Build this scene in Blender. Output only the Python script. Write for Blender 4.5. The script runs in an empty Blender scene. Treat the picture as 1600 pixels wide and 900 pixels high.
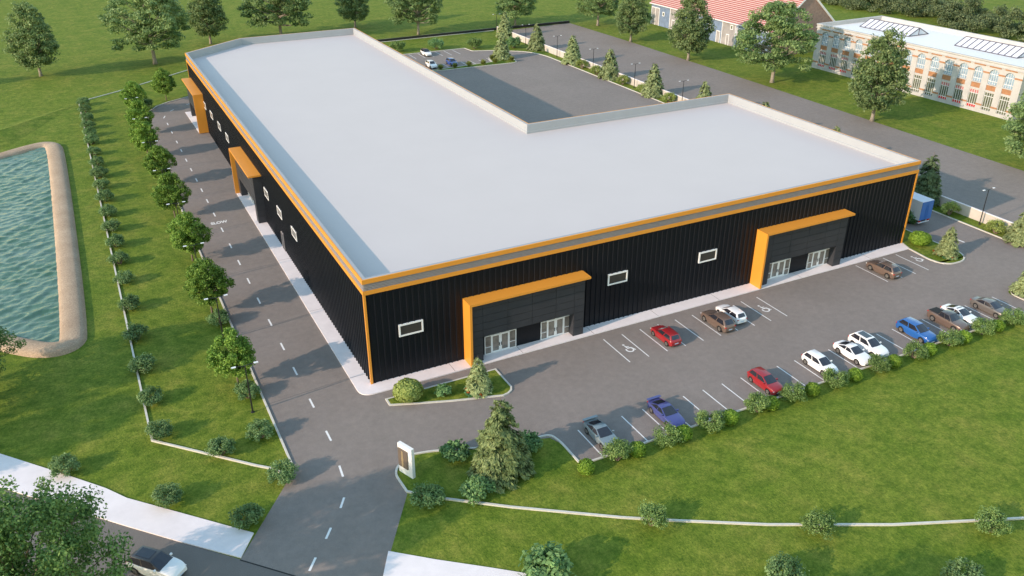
import bpy, bmesh, math, random
import numpy as np
from mathutils import Vector, Matrix
R = math.radians
C = bpy.context.scene.collection
scene = bpy.context.scene

# ------------------------------------------------------------------ camera
cam_d = bpy.data.cameras.new('camera'); cam = bpy.data.objects.new('camera', cam_d); C.objects.link(cam)
cam_d.sensor_width = 36.0; cam_d.lens = 1329.3466 / 1600 * 36.0
cam_d.clip_start = 0.5; cam_d.clip_end = 6000
YAW, PIT, ROLL = R(63.054576), R(27.451656), R(-0.044553)
_d = Vector((math.cos(YAW)*math.cos(PIT), math.sin(YAW)*math.cos(PIT), -math.sin(PIT)))
_r = Vector((math.sin(YAW), -math.cos(YAW), 0)); _u = _r.cross(_d)
_r2 = _r*math.cos(ROLL) + _u*math.sin(ROLL); _u2 = -_r*math.sin(ROLL) + _u*math.cos(ROLL)
m = Matrix((_r2, _u2, -_d)).transposed().to_4x4(); m.translation = Vector((-21.45261, -75.77661, 51.92948))
cam.matrix_world = m
scene.camera = cam

# ------------------------------------------------------------------ world, sun, exposure
SUN_TRAVEL = Vector((31.58, 4.15, -12.68)).normalized()
SUN_ELEV = math.asin(-SUN_TRAVEL.z); SUN_ROT = math.atan2(-SUN_TRAVEL.x, -SUN_TRAVEL.y)
world = bpy.data.worlds.new('World'); scene.world = world; world.use_nodes = True
wn = world.node_tree; bg = wn.nodes['Background']
sky = wn.nodes.new('ShaderNodeTexSky'); sky.sky_type = 'NISHITA'; sky.sun_disc = False
sky.sun_elevation = SUN_ELEV; sky.sun_rotation = SUN_ROT
sky.air_density = 2.0; sky.dust_density = 0.3; sky.ozone_density = 2.6
wn.links.new(sky.outputs[0], bg.inputs[0]); bg.inputs[1].default_value = 0.15
sun_d = bpy.data.lights.new('sun', 'SUN'); sun_d.energy = 2.3; sun_d.angle = R(0.6); sun_d.color = (1.0, 0.77, 0.60)
sun = bpy.data.objects.new('sun', sun_d); C.objects.link(sun)
sun.rotation_euler = SUN_TRAVEL.to_track_quat('-Z', 'Y').to_euler(); sun.location = (-60, -10, 80)
scene.view_settings.view_transform = 'Standard'; scene.view_settings.look = 'None'
scene.view_settings.exposure = 1.18; scene.view_settings.gamma = 1.0
scene.view_settings.use_curve_mapping = False

# ------------------------------------------------------------------ materials
def mat(name, col, rough=0.6, metal=0.0, var=0.0, scale=1.0, bump=0.0, bscale=20.0, spec=0.5, coat=0.0, emit=None):
    m = bpy.data.materials.new(name); m.use_nodes = True
    nt = m.node_tree; b = nt.nodes['Principled BSDF']
    b.inputs['Base Color'].default_value = (*col, 1); b.inputs['Roughness'].default_value = rough
    b.inputs['Metallic'].default_value = metal; b.inputs['Specular IOR Level'].default_value = spec
    b.inputs['Coat Weight'].default_value = coat
    if var or bump:
        tc = nt.nodes.new('ShaderNodeTexCoord')
    if var:
        n = nt.nodes.new('ShaderNodeTexNoise'); n.inputs['Scale'].default_value = scale; n.inputs['Detail'].default_value = 8
        n.inputs['Roughness'].default_value = 0.65
        nt.links.new(tc.outputs['Object'], n.inputs['Vector'])
        r = nt.nodes.new('ShaderNodeValToRGB'); r.color_ramp.elements[0].position = 0.3; r.color_ramp.elements[1].position = 0.7
        r.color_ramp.elements[0].color = (*[c*(1-var) for c in col], 1); r.color_ramp.elements[1].color = (*[min(1, c*(1+var)) for c in col], 1)
        nt.links.new(n.outputs['Fac'], r.inputs['Fac']); nt.links.new(r.outputs['Color'], b.inputs['Base Color'])
    if bump:
        n2 = nt.nodes.new('ShaderNodeTexNoise'); n2.inputs['Scale'].default_value = bscale; n2.inputs['Detail'].default_value = 5
        nt.links.new(tc.outputs['Object'], n2.inputs['Vector'])
        bp = nt.nodes.new('ShaderNodeBump'); bp.inputs['Strength'].default_value = bump; bp.inputs['Distance'].default_value = 0.1
        nt.links.new(n2.outputs['Fac'], bp.inputs['Height']); nt.links.new(bp.outputs['Normal'], b.inputs['Normal'])
    return m

def ground_mat(name, layers, rough, bump, bscale):
    """layers: list of (noise scale, detail, ramp[(pos,col)...]) ; first is base, next ones are overlaid by mix with factor from third noise"""
    m = bpy.data.materials.new(name); m.use_nodes = True
    nt = m.node_tree; b = nt.nodes['Principled BSDF']; b.inputs['Roughness'].default_value = rough
    b.inputs['Specular IOR Level'].default_value = 0.15
    tc = nt.nodes.new('ShaderNodeTexCoord'); prev = None
    for sc, det, ramp, mode, fac in layers:
        n = nt.nodes.new('ShaderNodeTexNoise'); n.inputs['Scale'].default_value = sc; n.inputs['Detail'].default_value = det
        n.inputs['Roughness'].default_value = 0.7
        nt.links.new(tc.outputs['Object'], n.inputs['Vector'])
        r = nt.nodes.new('ShaderNodeValToRGB'); e = r.color_ramp.elements
        e[0].position, e[0].color = ramp[0][0], (*ramp[0][1], 1); e[1].position, e[1].color = ramp[1][0], (*ramp[1][1], 1)
        for p, c in ramp[2:]:
            q = e.new(p); q.color = (*c, 1)
        nt.links.new(n.outputs['Fac'], r.inputs['Fac'])
        if prev is None: prev = r.outputs['Color']
        else:
            mx = nt.nodes.new('ShaderNodeMix'); mx.data_type = 'RGBA'; mx.blend_type = mode; mx.inputs[0].default_value = fac
            nt.links.new(prev, mx.inputs[6]); nt.links.new(r.outputs['Color'], mx.inputs[7]); prev = mx.outputs[2]
    nt.links.new(prev, b.inputs['Base Color'])
    n2 = nt.nodes.new('ShaderNodeTexNoise'); n2.inputs['Scale'].default_value = bscale; n2.inputs['Detail'].default_value = 6
    nt.links.new(tc.outputs['Object'], n2.inputs['Vector'])
    bp = nt.nodes.new('ShaderNodeBump'); bp.inputs['Strength'].default_value = bump; bp.inputs['Distance'].default_value = 0.15
    nt.links.new(n2.outputs['Fac'], bp.inputs['Height']); nt.links.new(bp.outputs['Normal'], b.inputs['Normal'])
    return m

def leaf_mat(name, dark, light, trans=0.35):
    m = bpy.data.materials.new(name); m.use_nodes = True
    nt = m.node_tree; b = nt.nodes['Principled BSDF']; out = nt.nodes['Material Output']
    b.inputs['Roughness'].default_value = 0.55; b.inputs['Specular IOR Level'].default_value = 0.25
    at = nt.nodes.new('ShaderNodeAttribute'); at.attribute_name = 'tint'
    r = nt.nodes.new('ShaderNodeValToRGB'); r.color_ramp.elements[0].color = (*dark, 1); r.color_ramp.elements[1].color = (*light, 1)
    nt.links.new(at.outputs['Fac'], r.inputs['Fac'])
    oi = nt.nodes.new('ShaderNodeObjectInfo'); hs = nt.nodes.new('ShaderNodeHueSaturation')
    mr = nt.nodes.new('ShaderNodeMapRange'); mr.inputs[3].default_value = 0.85; mr.inputs[4].default_value = 1.15
    nt.links.new(oi.outputs['Random'], mr.inputs[0]); nt.links.new(mr.outputs[0], hs.inputs['Value'])
    nt.links.new(r.outputs['Color'], hs.inputs['Color']); nt.links.new(hs.outputs['Color'], b.inputs['Base Color'])
    t = nt.nodes.new('ShaderNodeBsdfTranslucent'); nt.links.new(hs.outputs['Color'], t.inputs['Color'])
    mx = nt.nodes.new('ShaderNodeMixShader'); mx.inputs[0].default_value = trans
    nt.links.new(b.outputs[0], mx.inputs[1]); nt.links.new(t.outputs[0], mx.inputs[2]); nt.links.new(mx.outputs[0], out.inputs['Surface'])
    return m

M = {}
M['grass'] = ground_mat('grass_mat', [
    (0.035, 4, [(0.30, (0.104, 0.150, 0.017)), (0.66, (0.142, 0.176, 0.024))], 'MIX', 1),
    (0.22, 5, [(0.34, (0.078, 0.136, 0.013)), (0.52, (0.130, 0.172, 0.025)), (0.70, (0.204, 0.206, 0.044))], 'MIX', 0.68),
    (0.9, 6, [(0.34, (0.26, 0.33, 0.24)), (0.66, (0.72, 0.66, 0.68))], 'OVERLAY', 0.8),
    (3.4, 5, [(0.36, (0.30, 0.36, 0.26)), (0.66, (0.72, 0.66, 0.68))], 'OVERLAY', 0.75),
    (11.0, 3, [(0.34, (0.34, 0.36, 0.33)), (0.66, (0.68, 0.66, 0.65))], 'OVERLAY', 0.55)], 0.9, 0.5, 5.0)
M['asphalt'] = ground_mat('asphalt_mat', [
    (0.08, 5, [(0.3, (0.212, 0.183, 0.164)), (0.7, (0.246, 0.213, 0.193))], 'MIX', 1),
    (1.2, 5, [(0.35, (0.43, 0.43, 0.43)), (0.65, (0.57, 0.57, 0.57))], 'OVERLAY', 0.5),
    (16.0, 3, [(0.35, (0.36, 0.36, 0.36)), (0.65, (0.64, 0.64, 0.63))], 'OVERLAY', 0.55)], 0.85, 0.35, 25.0)
M['street'] = ground_mat('street_mat', [
    (0.2, 5, [(0.3, (0.165, 0.148, 0.136)), (0.7, (0.19, 0.172, 0.158))], 'MIX', 1),
    (16.0, 3, [(0.35, (0.36, 0.36, 0.36)), (0.65, (0.64, 0.64, 0.63))], 'OVERLAY', 0.55)], 0.85, 0.35, 25.0)
M['concrete'] = mat('concrete_mat', (0.73, 0.67, 0.665), 0.85, var=0.06, scale=0.6, bump=0.1, bscale=15)
M['kerb'] = mat('kerb_mat', (0.55, 0.53, 0.47), 0.85, var=0.1, scale=2)
M['paint'] = mat('road_paint_mat', (0.72, 0.71, 0.69), 0.7, var=0.12, scale=5)
M['sand'] = ground_mat('sand_mat', [
    (0.25, 5, [(0.3, (0.36, 0.265, 0.185)), (0.7, (0.46, 0.35, 0.25))], 'MIX', 1),
    (6.0, 6, [(0.33, (0.26, 0.25, 0.25)), (0.67, (0.74, 0.74, 0.73))], 'OVERLAY', 0.6)], 0.95, 0.5, 30.0)
M['clad'] = mat('black_cladding_mat', (0.006, 0.008, 0.012), 0.42, metal=0.0, var=0.1, scale=0.3, spec=0.22)
M['panel'] = mat('black_panel_mat', (0.036, 0.039, 0.046), 0.42, var=0.12, scale=0.5, spec=0.3)
M['groove'] = mat('panel_joint_mat', (0.008, 0.008, 0.009), 0.6)
M['orange'] = mat('orange_trim_mat', (0.66, 0.272, 0.036), 0.45, var=0.04, scale=0.5, spec=0.35)
M['greyband'] = mat('grey_band_mat', (0.30, 0.275, 0.275), 0.5, var=0.05, scale=0.4)
M['roof'] = mat('roof_membrane_mat', (0.512, 0.466, 0.455), 0.65, var=0.018, scale=0.12, bump=0.03, bscale=1.5)
M['parapet'] = mat('parapet_lining_mat', (0.315, 0.332, 0.352), 0.7, var=0.04, scale=0.5)
M['frame'] = mat('white_frame_mat', (0.78, 0.78, 0.78), 0.4)
M['glass'] = mat('window_glass_mat', (0.035, 0.034, 0.028), 0.06, spec=0.8)
M['doorglass'] = mat('door_glass_mat', (0.19, 0.17, 0.15), 0.06, var=0.5, scale=0.9, spec=0.9)
M['black'] = mat('black_metal_mat', (0.015, 0.015, 0.016), 0.45)
M['lampwhite'] = mat('lamp_head_mat', (0.75, 0.76, 0.78), 0.3)
M['wall'] = mat('boundary_wall_mat', (0.50, 0.46, 0.41), 0.85, var=0.08, scale=0.7)
M['white'] = mat('white_render_mat', (0.74, 0.73, 0.71), 0.6, var=0.03, scale=1)
M['bronze'] = mat('sign_panel_mat', (0.17, 0.135, 0.105), 0.4, metal=0.3, var=0.1, scale=3)
M['gold'] = mat('sign_letter_mat', (0.55, 0.42, 0.22), 0.4, metal=0.4)
M['bark'] = mat('bark_mat', (0.18, 0.135, 0.1), 0.9, var=0.35, scale=3, bump=0.6, bscale=12)
M['barkgrey'] = mat('grey_bark_mat', (0.27, 0.235, 0.19), 0.9, var=0.3, scale=3, bump=0.5, bscale=12)
M['tyre'] = mat('tyre_mat', (0.02, 0.02, 0.021), 0.8)
M['rim'] = mat('rim_mat', (0.36, 0.34, 0.31), 0.35, metal=0.7)
M['carglass'] = mat('car_glass_mat', (0.02, 0.022, 0.03), 0.04, spec=0.9)
M['headlight'] = mat('headlight_mat', (0.7, 0.7, 0.72), 0.1, spec=0.8)
M['taillight'] = mat('tail_light_mat', (0.42, 0.02, 0.02), 0.25)
M['plate'] = mat('number_plate_mat', (0.42, 0.52, 0.66), 0.4)
M['under'] = mat('underbody_mat', (0.012, 0.012, 0.012), 0.8)

L = {}
L['row'] = leaf_mat('row_tree_leaf_mat', (0.07, 0.16, 0.02), (0.31, 0.47, 0.085))
L['broad'] = leaf_mat('broad_tree_leaf_mat', (0.095, 0.18, 0.06), (0.3, 0.4, 0.155))
L['dense'] = leaf_mat('dense_tree_leaf_mat', (0.08, 0.145, 0.05), (0.29, 0.37, 0.15))
L['big'] = leaf_mat('near_tree_leaf_mat', (0.05, 0.13, 0.034), (0.25, 0.39, 0.11))
L['shrub'] = leaf_mat('dark_shrub_leaf_mat', (0.06, 0.135, 0.042), (0.27, 0.4, 0.16))
L['shrub_lit'] = leaf_mat('light_shrub_leaf_mat', (0.084, 0.180, 0.072), (0.270, 0.446, 0.162))  # paler leaf green of some shrubs
L['feather'] = leaf_mat('grey_green_shrub_leaf_mat', (0.065, 0.135, 0.032), (0.27, 0.38, 0.12))
L['ball'] = leaf_mat('ball_shrub_leaf_mat', (0.096, 0.192, 0.014), (0.299, 0.442, 0.058))
L['yellow'] = leaf_mat('yellow_green_shrub_leaf_mat', (0.16, 0.215, 0.04), (0.45, 0.52, 0.16))
L['conifer'] = leaf_mat('conifer_needle_mat', (0.04, 0.075, 0.02), (0.215, 0.265, 0.1), 0.2)
L['conifer_lit'] = leaf_mat('pale_conifer_needle_mat', (0.08, 0.125, 0.038), (0.37, 0.43, 0.19), 0.2)  # paler yellow-green needle colour of the row and small conifers
L['conifer_dark'] = leaf_mat('dark_conifer_needle_mat', (0.046, 0.085, 0.033), (0.169, 0.234, 0.104), 0.2)
L['hedge'] = leaf_mat('hedgerow_leaf_mat', (0.05, 0.085, 0.035), (0.25, 0.3, 0.14))
L['bedgreen'] = leaf_mat('bed_leaf_mat', (0.030, 0.110, 0.045), (0.110, 0.260, 0.100))
L['bedred'] = leaf_mat('bed_flower_mat', (0.25, 0.05, 0.01), (0.45, 0.14, 0.03))
L['bedpink'] = leaf_mat('bed_pink_flower_mat', (0.28, 0.02, 0.08), (0.55, 0.06, 0.16))
L['olive'] = leaf_mat('palm_shrub_leaf_mat', (0.100, 0.130, 0.020), (0.300, 0.320, 0.080))

# ------------------------------------------------------------------ helpers
def tag(o, label=None, cat=None, group=None, kind=None):
    if label: o['label'] = label
    if cat: o['category'] = cat
    if group: o['group'] = group
    if kind: o['kind'] = kind
    return o

def empty(name, loc=(0, 0, 0), rz=0.0, sc=1.0):
    o = bpy.data.objects.new(name, None); C.objects.link(o); o.location = loc; o.rotation_euler = (0, 0, rz)
    o.scale = (sc, sc, sc) if not isinstance(sc, tuple) else sc
    o.empty_display_size = 0.3
    return o

def link(name, me, parent=None, loc=None):
    o = bpy.data.objects.new(name, me); C.objects.link(o)
    if parent: o.parent = parent
    if loc is not None: o.location = loc
    return o

class MB:
    def __init__(s): s.v = []; s.f = []; s.mi = []
    def add(s, vs, fs, mi=0):
        n = len(s.v); s.v.extend([tuple(map(float, p)) for p in vs]); s.f.extend([tuple(i+n for i in f) for f in fs]); s.mi.extend([mi]*len(fs)); return s
    def quad(s, a, b, c, d, mi=0): return s.add([a, b, c, d], [(0, 1, 2, 3)], mi)
    def box(s, x0, y0, z0, x1, y1, z1, mi=0):
        v = [(x0, y0, z0), (x1, y0, z0), (x1, y1, z0), (x0, y1, z0), (x0, y0, z1), (x1, y0, z1), (x1, y1, z1), (x0, y1, z1)]
        return s.add(v, [(3, 2, 1, 0), (4, 5, 6, 7), (0, 1, 5, 4), (1, 2, 6, 5), (2, 3, 7, 6), (3, 0, 4, 7)], mi)
    def prism(s, poly, z0, z1, mi=0):
        n = len(poly)
        v = [(x, y, z0) for x, y in poly] + [(x, y, z1) for x, y in poly]
        f = [tuple(range(n-1, -1, -1)), tuple(range(n, 2*n))] + [(i, (i+1) % n, n+(i+1) % n, n+i) for i in range(n)]
        return s.add(v, f, mi)
    def sheet(s, poly, z, mi=0): return s.add([(x, y, z) for x, y in poly], [tuple(range(len(poly)))], mi)
    def tube(s, pts, rads, seg=8, cap=True, mi=0):
        pts = [Vector(p) for p in pts]; n0 = len(s.v); rings = []
        for i, p in enumerate(pts):
            d = (pts[min(i+1, len(pts)-1)] - pts[max(i-1, 0)]).normalized()
            a = d.orthogonal().normalized() if abs(d.z) < 0.99 else Vector((1, 0, 0)); a = (a - d*a.dot(d)).normalized(); b = d.cross(a)
            r = rads[i] if hasattr(rads, '__len__') else rads
            rings.append([p + a*math.cos(2*math.pi*k/seg)*r + b*math.sin(2*math.pi*k/seg)*r for k in range(seg)])
        v = [q for rg in rings for q in rg]; f = []
        for i in range(len(pts)-1):
            for k in range(seg): f.append((i*seg+k, i*seg+(k+1) % seg, (i+1)*seg+(k+1) % seg, (i+1)*seg+k))
        if cap: f.append(tuple(range(seg-1, -1, -1))); f.append(tuple(range((len(pts)-1)*seg, len(pts)*seg)))
        return s.add(v, f, mi)
    def sweep(s, path, prof, closed=True, mi=0):
        """path: xy points, CCW with outside on the right; prof: list of (outward offset, z), joined in order"""
        n = len(path); P = [Vector((x, y)) for x, y in path]; mit = []
        for i in range(n):
            if closed or 0 < i < n-1:
                a = (P[i]-P[i-1]).normalized(); b = (P[(i+1) % n]-P[i]).normalized()
            elif i == 0: a = b = (P[1]-P[0]).normalized()
            else: a = b = (P[i]-P[i-1]).normalized()
            na, nb = Vector((a.y, -a.x)), Vector((b.y, -b.x)); mm = (na+nb)
            mm = mm.normalized() if mm.length > 1e-6 else na
            mit.append(mm / max(0.35, mm.dot(na)))
        k = len(prof); v = []
        for i in range(n):
            for o, z in prof: v.append((P[i].x + mit[i].x*o, P[i].y + mit[i].y*o, z))
        f = []
        for i in range(n if closed else n-1):
            j = (i+1) % n
            for q in range(k-1): f.append((i*k+q, j*k+q, j*k+q+1, i*k+q+1))
        if not closed:
            f.append(tuple(range(k))); f.append(tuple((n-1)*k+q for q in range(k-1, -1, -1)))
        return s.add(v, f, mi)
    def mesh(s, name, mats, smooth=False):
        me = bpy.data.meshes.new(name); me.from_pydata(s.v, [], s.f); me.validate()
        for mm in (mats if isinstance(mats, (list, tuple)) else [mats]): me.materials.append(mm)
        if len(me.polygons) == len(s.mi): me.polygons.foreach_set('material_index', s.mi)
        if smooth: me.polygons.foreach_set('use_smooth', [True]*len(me.polygons))
        me.update(); return me
    def build(s, name, mats, parent=None, loc=None, smooth=False):
        return link(name, s.mesh(name, mats, smooth), parent, loc)

def struct(name, mb, mats): return tag(mb.build(name, mats), kind='structure')

def copy_tree(o, parent=None):
    c = o.copy(); C.objects.link(c)
    if parent: c.parent = parent
    for ch in list(o.children): copy_tree(ch, c)
    return c

ORD = ['first', 'second', 'third', 'fourth', 'fifth', 'sixth', 'seventh', 'eighth', 'ninth', 'tenth', 'eleventh', 'twelfth', 'thirteenth', 'fourteenth',
       'fifteenth', 'sixteenth', 'seventeenth', 'eighteenth', 'nineteenth', 'twentieth', 'twenty-first', 'twenty-second', 'twenty-third', 'twenty-fourth', 'twenty-fifth']

def arc_fillet(pts, rads):
    """round the corners of an open polyline"""
    out = []
    for i, p in enumerate(pts):
        r = rads[i]
        if r <= 0 or i in (0, len(pts)-1): out.append(p); continue
        p0, p1, p2 = Vector(pts[i-1]), Vector(p), Vector(pts[i+1])
        a, b = (p0-p1).normalized(), (p2-p1).normalized()
        q0, q1 = p1+a*r, p1+b*r
        for k in range(9):
            t = k/8; out.append(tuple((1-t)**2*q0 + 2*t*(1-t)*p1 + t*t*q1))
    return out

# ------------------------------------------------------------------ ground
gs = MB(); gs.sheet([(-1500, -900), (2200, -900), (2200, 2600), (-1500, 2600)], 0.0)
POND_OUT = [(-26.7, 109.5), (-30.1, 113.5), (-37.9, 109.4), (-60, 98), (-62, 60), (-52, 42), (-36.3, 27.2), (-32.9, 23.6), (-30.8, 22.1), (-29.6, 22.0), (-27.4, 23.1), (-26.7, 25.2)]
struct('ground', gs, M['grass'])

ASPH = [(-11.15, -10.4), (-11.15, 97), (-10.9, 112), (-9.3, 124.7), (-7.2, 128.6), (-4.5, 131.1), (0.6, 134.2), (12, 138.0), (40, 139.5), (61, 141.5), (61, 153.7), (79.8, 153.4), (80.5, 148.9),
        (85.8, 147.2), (90.3, 143.9), (93.9, 141.1), (95.6, 134.6), (95.9, 123.8), (95.9, -8.0), (97, -10), (112, -10.5), (112, -16.8), (85.9, -16.3), (81.3, -17.2), (80.9, -17.8), (81, -22), (13.2, -22),
        (13.1, -18.2), (12.6, -17.0), (11.2, -16.6), (5.3, -15.2), (1.4, -13.7), (0.5, -13.4), (-0.5, -13.5), (-2.1, -14.4), (-2.7, -15), (-2.9, -15.9), (-2.8, -18.2), (-9.32, -28.7), (-17.9, -19.6)]
struct('car_park_asphalt', MB().sheet(ASPH[::-1], 0.006), M['asphalt'])
struct('yard_asphalt', MB().sheet([(99.0, -40), (126.3, -40), (126.6, 30), (127.4, 80), (127.6, 140), (126.9, 174), (99.0, 172)], 0.008), M['asphalt'])
sd = Vector((0.6865, -0.7271)); sn = Vector((-0.7271, -0.6865))
A, B = Vector((-17.9, -19.6)) - sd*120, Vector((-17.9, -19.6)) + sd*160
struct('street', MB().sheet([tuple(A), tuple(A+sn*14), tuple(B+sn*14), tuple(B)], 0.004), M['street'])
struct('street_edge_gap', MB().prism([tuple(Vector((-17.9, -19.6))), tuple(Vector((-17.9, -19.6))+sn*0.12), tuple(Vector((-9.32, -28.7))+sn*0.12), (-9.32, -28.7)], 0.001, 0.011), M['under'])
pv = MB().prism([(-110, 84), (-35.8, 4.8), (-30.6, -1.1), (-27.1, -5.2), (-25.5, -7.5), (-16.3, -17.1), (-17.85, -19.5), (-22.0, -15.35), (-25.8, -11.35), (-33.8, -2.7), (-35.7, -0.6), (-112, 78)], -0.05, 0.10)
pv2 = MB().prism([(-6.8, -24.3), (-9.15, -28.6), (33, -73.5), (37, -70), (14, -41.2), (0.1, -29.9), (-3.6, -27.0)], -0.05, 0.10)
struct('pavement', pv, M['concrete']); struct('pavement', pv2, M['concrete'])
jt = MB()
for k in (17.0,):
    p = Vector((-17.9, -19.6)) - sd*k
    jt.prism([tuple(p-sn*0.15), tuple(p-sn*2.8), tuple(p-sn*2.8+sd*0.05), tuple(p-sn*0.15+sd*0.05)], 0.1, 0.103)
struct('pavement_joints', jt, M['street'])

# apron round the warehouse
apr = MB().prism(arc_fillet([(0.2, 66.0), (-1.85, 66.0), (-1.85, -1.95), (80.7, -1.95), (81.2, -0.1), (81.2, 0.2), (0.2, 0.2)], [0, 0, 1.6, 0, 0, 0, 0]), -0.05, 0.11)
struct('pavement', apr, M['concrete'])
struct('pavement', MB().prism([(0.2, 103.2), (-1.9, 103.2), (-2.2, 120.5), (0.2, 120.5)], -0.05, 0.11), M['concrete'])
aj = MB()
for y in (2.1, 19.0, 35.6, 50.2): aj.box(-1.83, y, 0.11, -0.02, y+0.05, 0.113)
for x in (9.0, 17.5, 27.1, 36.5, 46, 60, 73): aj.box(x, -1.93, 0.11, x+0.05, -0.02, 0.113)
struct('pavement_joints', aj, M['asphalt'])
rj = MB()
for y in (1.35, 17.6, 34.2, 50.7, 67, 83.5): rj.add([(-11, y, 0.0075), (-1.9, y+0.9, 0.0075), (-1.9, y+1.04, 0.0075), (-11, y+0.14, 0.0075)], [(0, 1, 2, 3)])
struct('road_joints', rj, M['street'])

# kerbs
def kerb(path, w=0.2, h=0.13, closed=False):
    return MB().sweep(path, [(-w/2, -0.03), (-w/2, h), (w/2, h), (w/2, -0.03)], closed)
def kerb_struct(path, w=0.2, h=0.13, closed=False): struct('kerb', kerb(path, w, h, closed), M['kerb'])
kerb_struct([(-11.15, -9.6)] + ASPH[1:7] + [(12, 138), (40, 139.5)])
kerb_struct(arc_fillet([(-2.8, -18.2), (-2.95, -15.0), (-1.0, -13.2), (1.4, -13.7), (5.3, -15.2), (9.0, -16.3), (12.9, -16.6), (13.2, -18.2), (13.2, -22.0), (81, -22.0), (81, -17.8), (83, -16.8), (112, -17.0)],
                       [0, 1.0, 1.0, 0.6, 0.6, 0.6, 0.7, 0.5, 0, 0, 0.9, 0.6, 0]))
kerb_struct(arc_fillet([(112, -10.4), (96.0, -9.4), (95.9, 134.6), (93.9, 141.1), (85.8, 147.2), (80.2, 149.2), (79.8, 153.5), (61, 153.8)], [0, 2.0, 3, 3, 2, 0.5, 0, 0]))
# kerbed islands
def island(poly, name='lawn_island'):
    struct('kerb', MB().sweep(poly, [(-0.2, 0.0), (-0.2, 0.13), (0, 0.13), (0, 0.0)], True), M['kerb'])
    c = MB(); P = [Vector(p) for p in poly]; n = len(P); ins = []
    for i in range(n):
        a = (P[i]-P[i-1]).normalized(); b = (P[(i+1) % n]-P[i]).normalized(); mm = (Vector((a.y, -a.x))+Vector((b.y, -b.x))).normalized()
        ins.append(tuple(P[i]-mm*0.15))
    c.prism(ins, 0.0, 0.10); struct(name, c, M['grass'])
island([(0.3, -4.7), (2.9, -5.7), (6.5, -7.0), (10.6, -8.2), (11.7, -8.55), (12.4, -8.4), (13.0, -8.0), (13.3, -7.4), (13.3, -3.4), (0.3, -3.4)])
island(arc_fillet([(81.3, 0.0), (80.6, -1.9), (80.1, -6.2), (81.2, -8.3), (84.6, -8.4), (86.4, -6.4), (86.1, -4), (85.8, 20), (81.4, 20)], [0, 0, 1.2, 1.4, 1.4, 1.4, 1, 0, 0]))
island([(61, 131.2), (84.0, 130.4), (85.0, 130.8), (85.6, 132.2), (86.4, 136), (86.2, 138), (84.8, 139.1), (80.4, 139.0), (79.2, 134.2), (61, 132.4)])
island([(81.05, -40), (111, -40), (111, -17.1), (86, -16.5), (81.6, -17.35), (81.05, -17.9)])

def low_wall(path, w, h, name, label, cat, m):
    o = MB().sweep(path, [(-w/2, -0.03), (-w/2, h), (w/2, h), (w/2, -0.03)], False).build(name, m); tag(o, label, cat); return o
low_wall([(-12.3, -10.3), (-13.1, -9.2), (-14.2, -8.2), (-22.5, 0.3), (-22.55, 60), (-22.65, 140.4), (-13.7, 146.7), (4.3, 161.7), (18, 173.2)], 0.2, 0.16, 'garden_wall',
         'long low white edging wall framing the lawn between pond and left road', 'low wall', M['kerb'])
low_wall([(-2.8, -18.1), (-0.4, -20.3), (4.7, -24.2), (12.6, -29.7), (16.3, -32.0), (23.4, -36.2), (33.0, -41.1), (43.8, -45.7), (62, -52)], 0.22, 0.14, 'garden_wall',
         'low white edging wall curving across the front lawn right of the driveway', 'low wall', M['kerb'])
low_wall([(18, 173.2), (62.6, 173.4), (100, 174.3), (126.9, 174.2)], 0.35, 0.75, 'garden_wall', 'dark low wall along the back lawn behind the rear car park', 'low wall', M['black'])
struct('kerb', MB().sweep([(18, 172.7), (62.6, 172.9), (99, 173.8)], [(-0.15, 0), (-0.15, 0.1), (0.15, 0.1), (0.15, 0)], False), M['kerb'])
bw = empty('boundary_wall', (98.9, 0, 0)); tag(bw, 'long pale concrete panel wall beside the conifers along the side yard', 'wall')
wb = MB(); y = -12.0
while y < 171: wb.box(-0.1, y+0.008, 0, 0.1, y+2.992, 1.62); y += 3.0
wb.build('wall_panels', M['wall'], bw)
MB().box(-0.15, -12.05, 1.623, 0.15, 171, 1.73).build('coping', M['concrete'], bw)
pl = MB(); y = -12.0
while y < 171.5: pl.box(-0.14, y-0.09, 0, 0.14, y+0.09, 1.62); y += 3.0
pl.build('posts', M['wall'], bw)

# painted markings
mk = MB(); Z = 0.013
def stroke(mb, a, b, w, z=Z):
    a, b = Vector(a), Vector(b); d = (b-a).normalized(); n = Vector((-d.y, d.x))*w/2
    mb.add([(*(a-n), z), (*(b-n), z), (*(b+n), z), (*(a+n), z)], [(0, 1, 2, 3)])
ys = [-7.6, -1.35, 5.55, 11.4, 17.75, 24.05]
for k, y in enumerate([-7.65, -1.4, 5.5, 11.4, 17.75, 24.1, 30.4, 36.8, 43.1, 49.7, 56.5, 63.0, 68.6, 74.2, 80.2, 86.1, 92.4, 98.4, 105.6, 112.2]): stroke(mk, (-6.8, y), (-6.8, y+1.8), 0.2)
for a, b in [((-7.0, 118), (-6.5, 119.7)), ((-5.0, 123.1), (-4.1, 124.2)), ((-1.0, 127.2), (0.2, 127.9)), ((-7.2, -11.7), (-7.35, -13.4)), ((-8.1, -16.2), (-8.8, -17.4)), ((-10.25, -19.4), (-11.0, -20.5)), ((-12.35, -22.2), (-13.2, -23.4))]:
    stroke(mk, a, b, 0.2)
struct('road_markings', mk, M['paint'])
bl = MB()
for k in range(25): stroke(bl, (15.72+2.6*k, -17.2), (15.72+2.6*k, -21.88), 0.13)
for k in list(range(0, 6)) + [8, 9]: stroke(bl, (27.5+2.6*k, -3.4), (27.5+2.6*k, -9.0), 0.13)
stroke(bl, (27.5+2.6*6, -3.4), (27.5+2.6*6, -9.0), 0.13); stroke(bl, (27.5+2.6*7, -3.4), (27.5+2.6*7, -9.0), 0.13)
for x in (69.6, 72.3, 74.9, 77.45): stroke(bl, (x, -2.4), (x, -8.0), 0.13)
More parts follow.
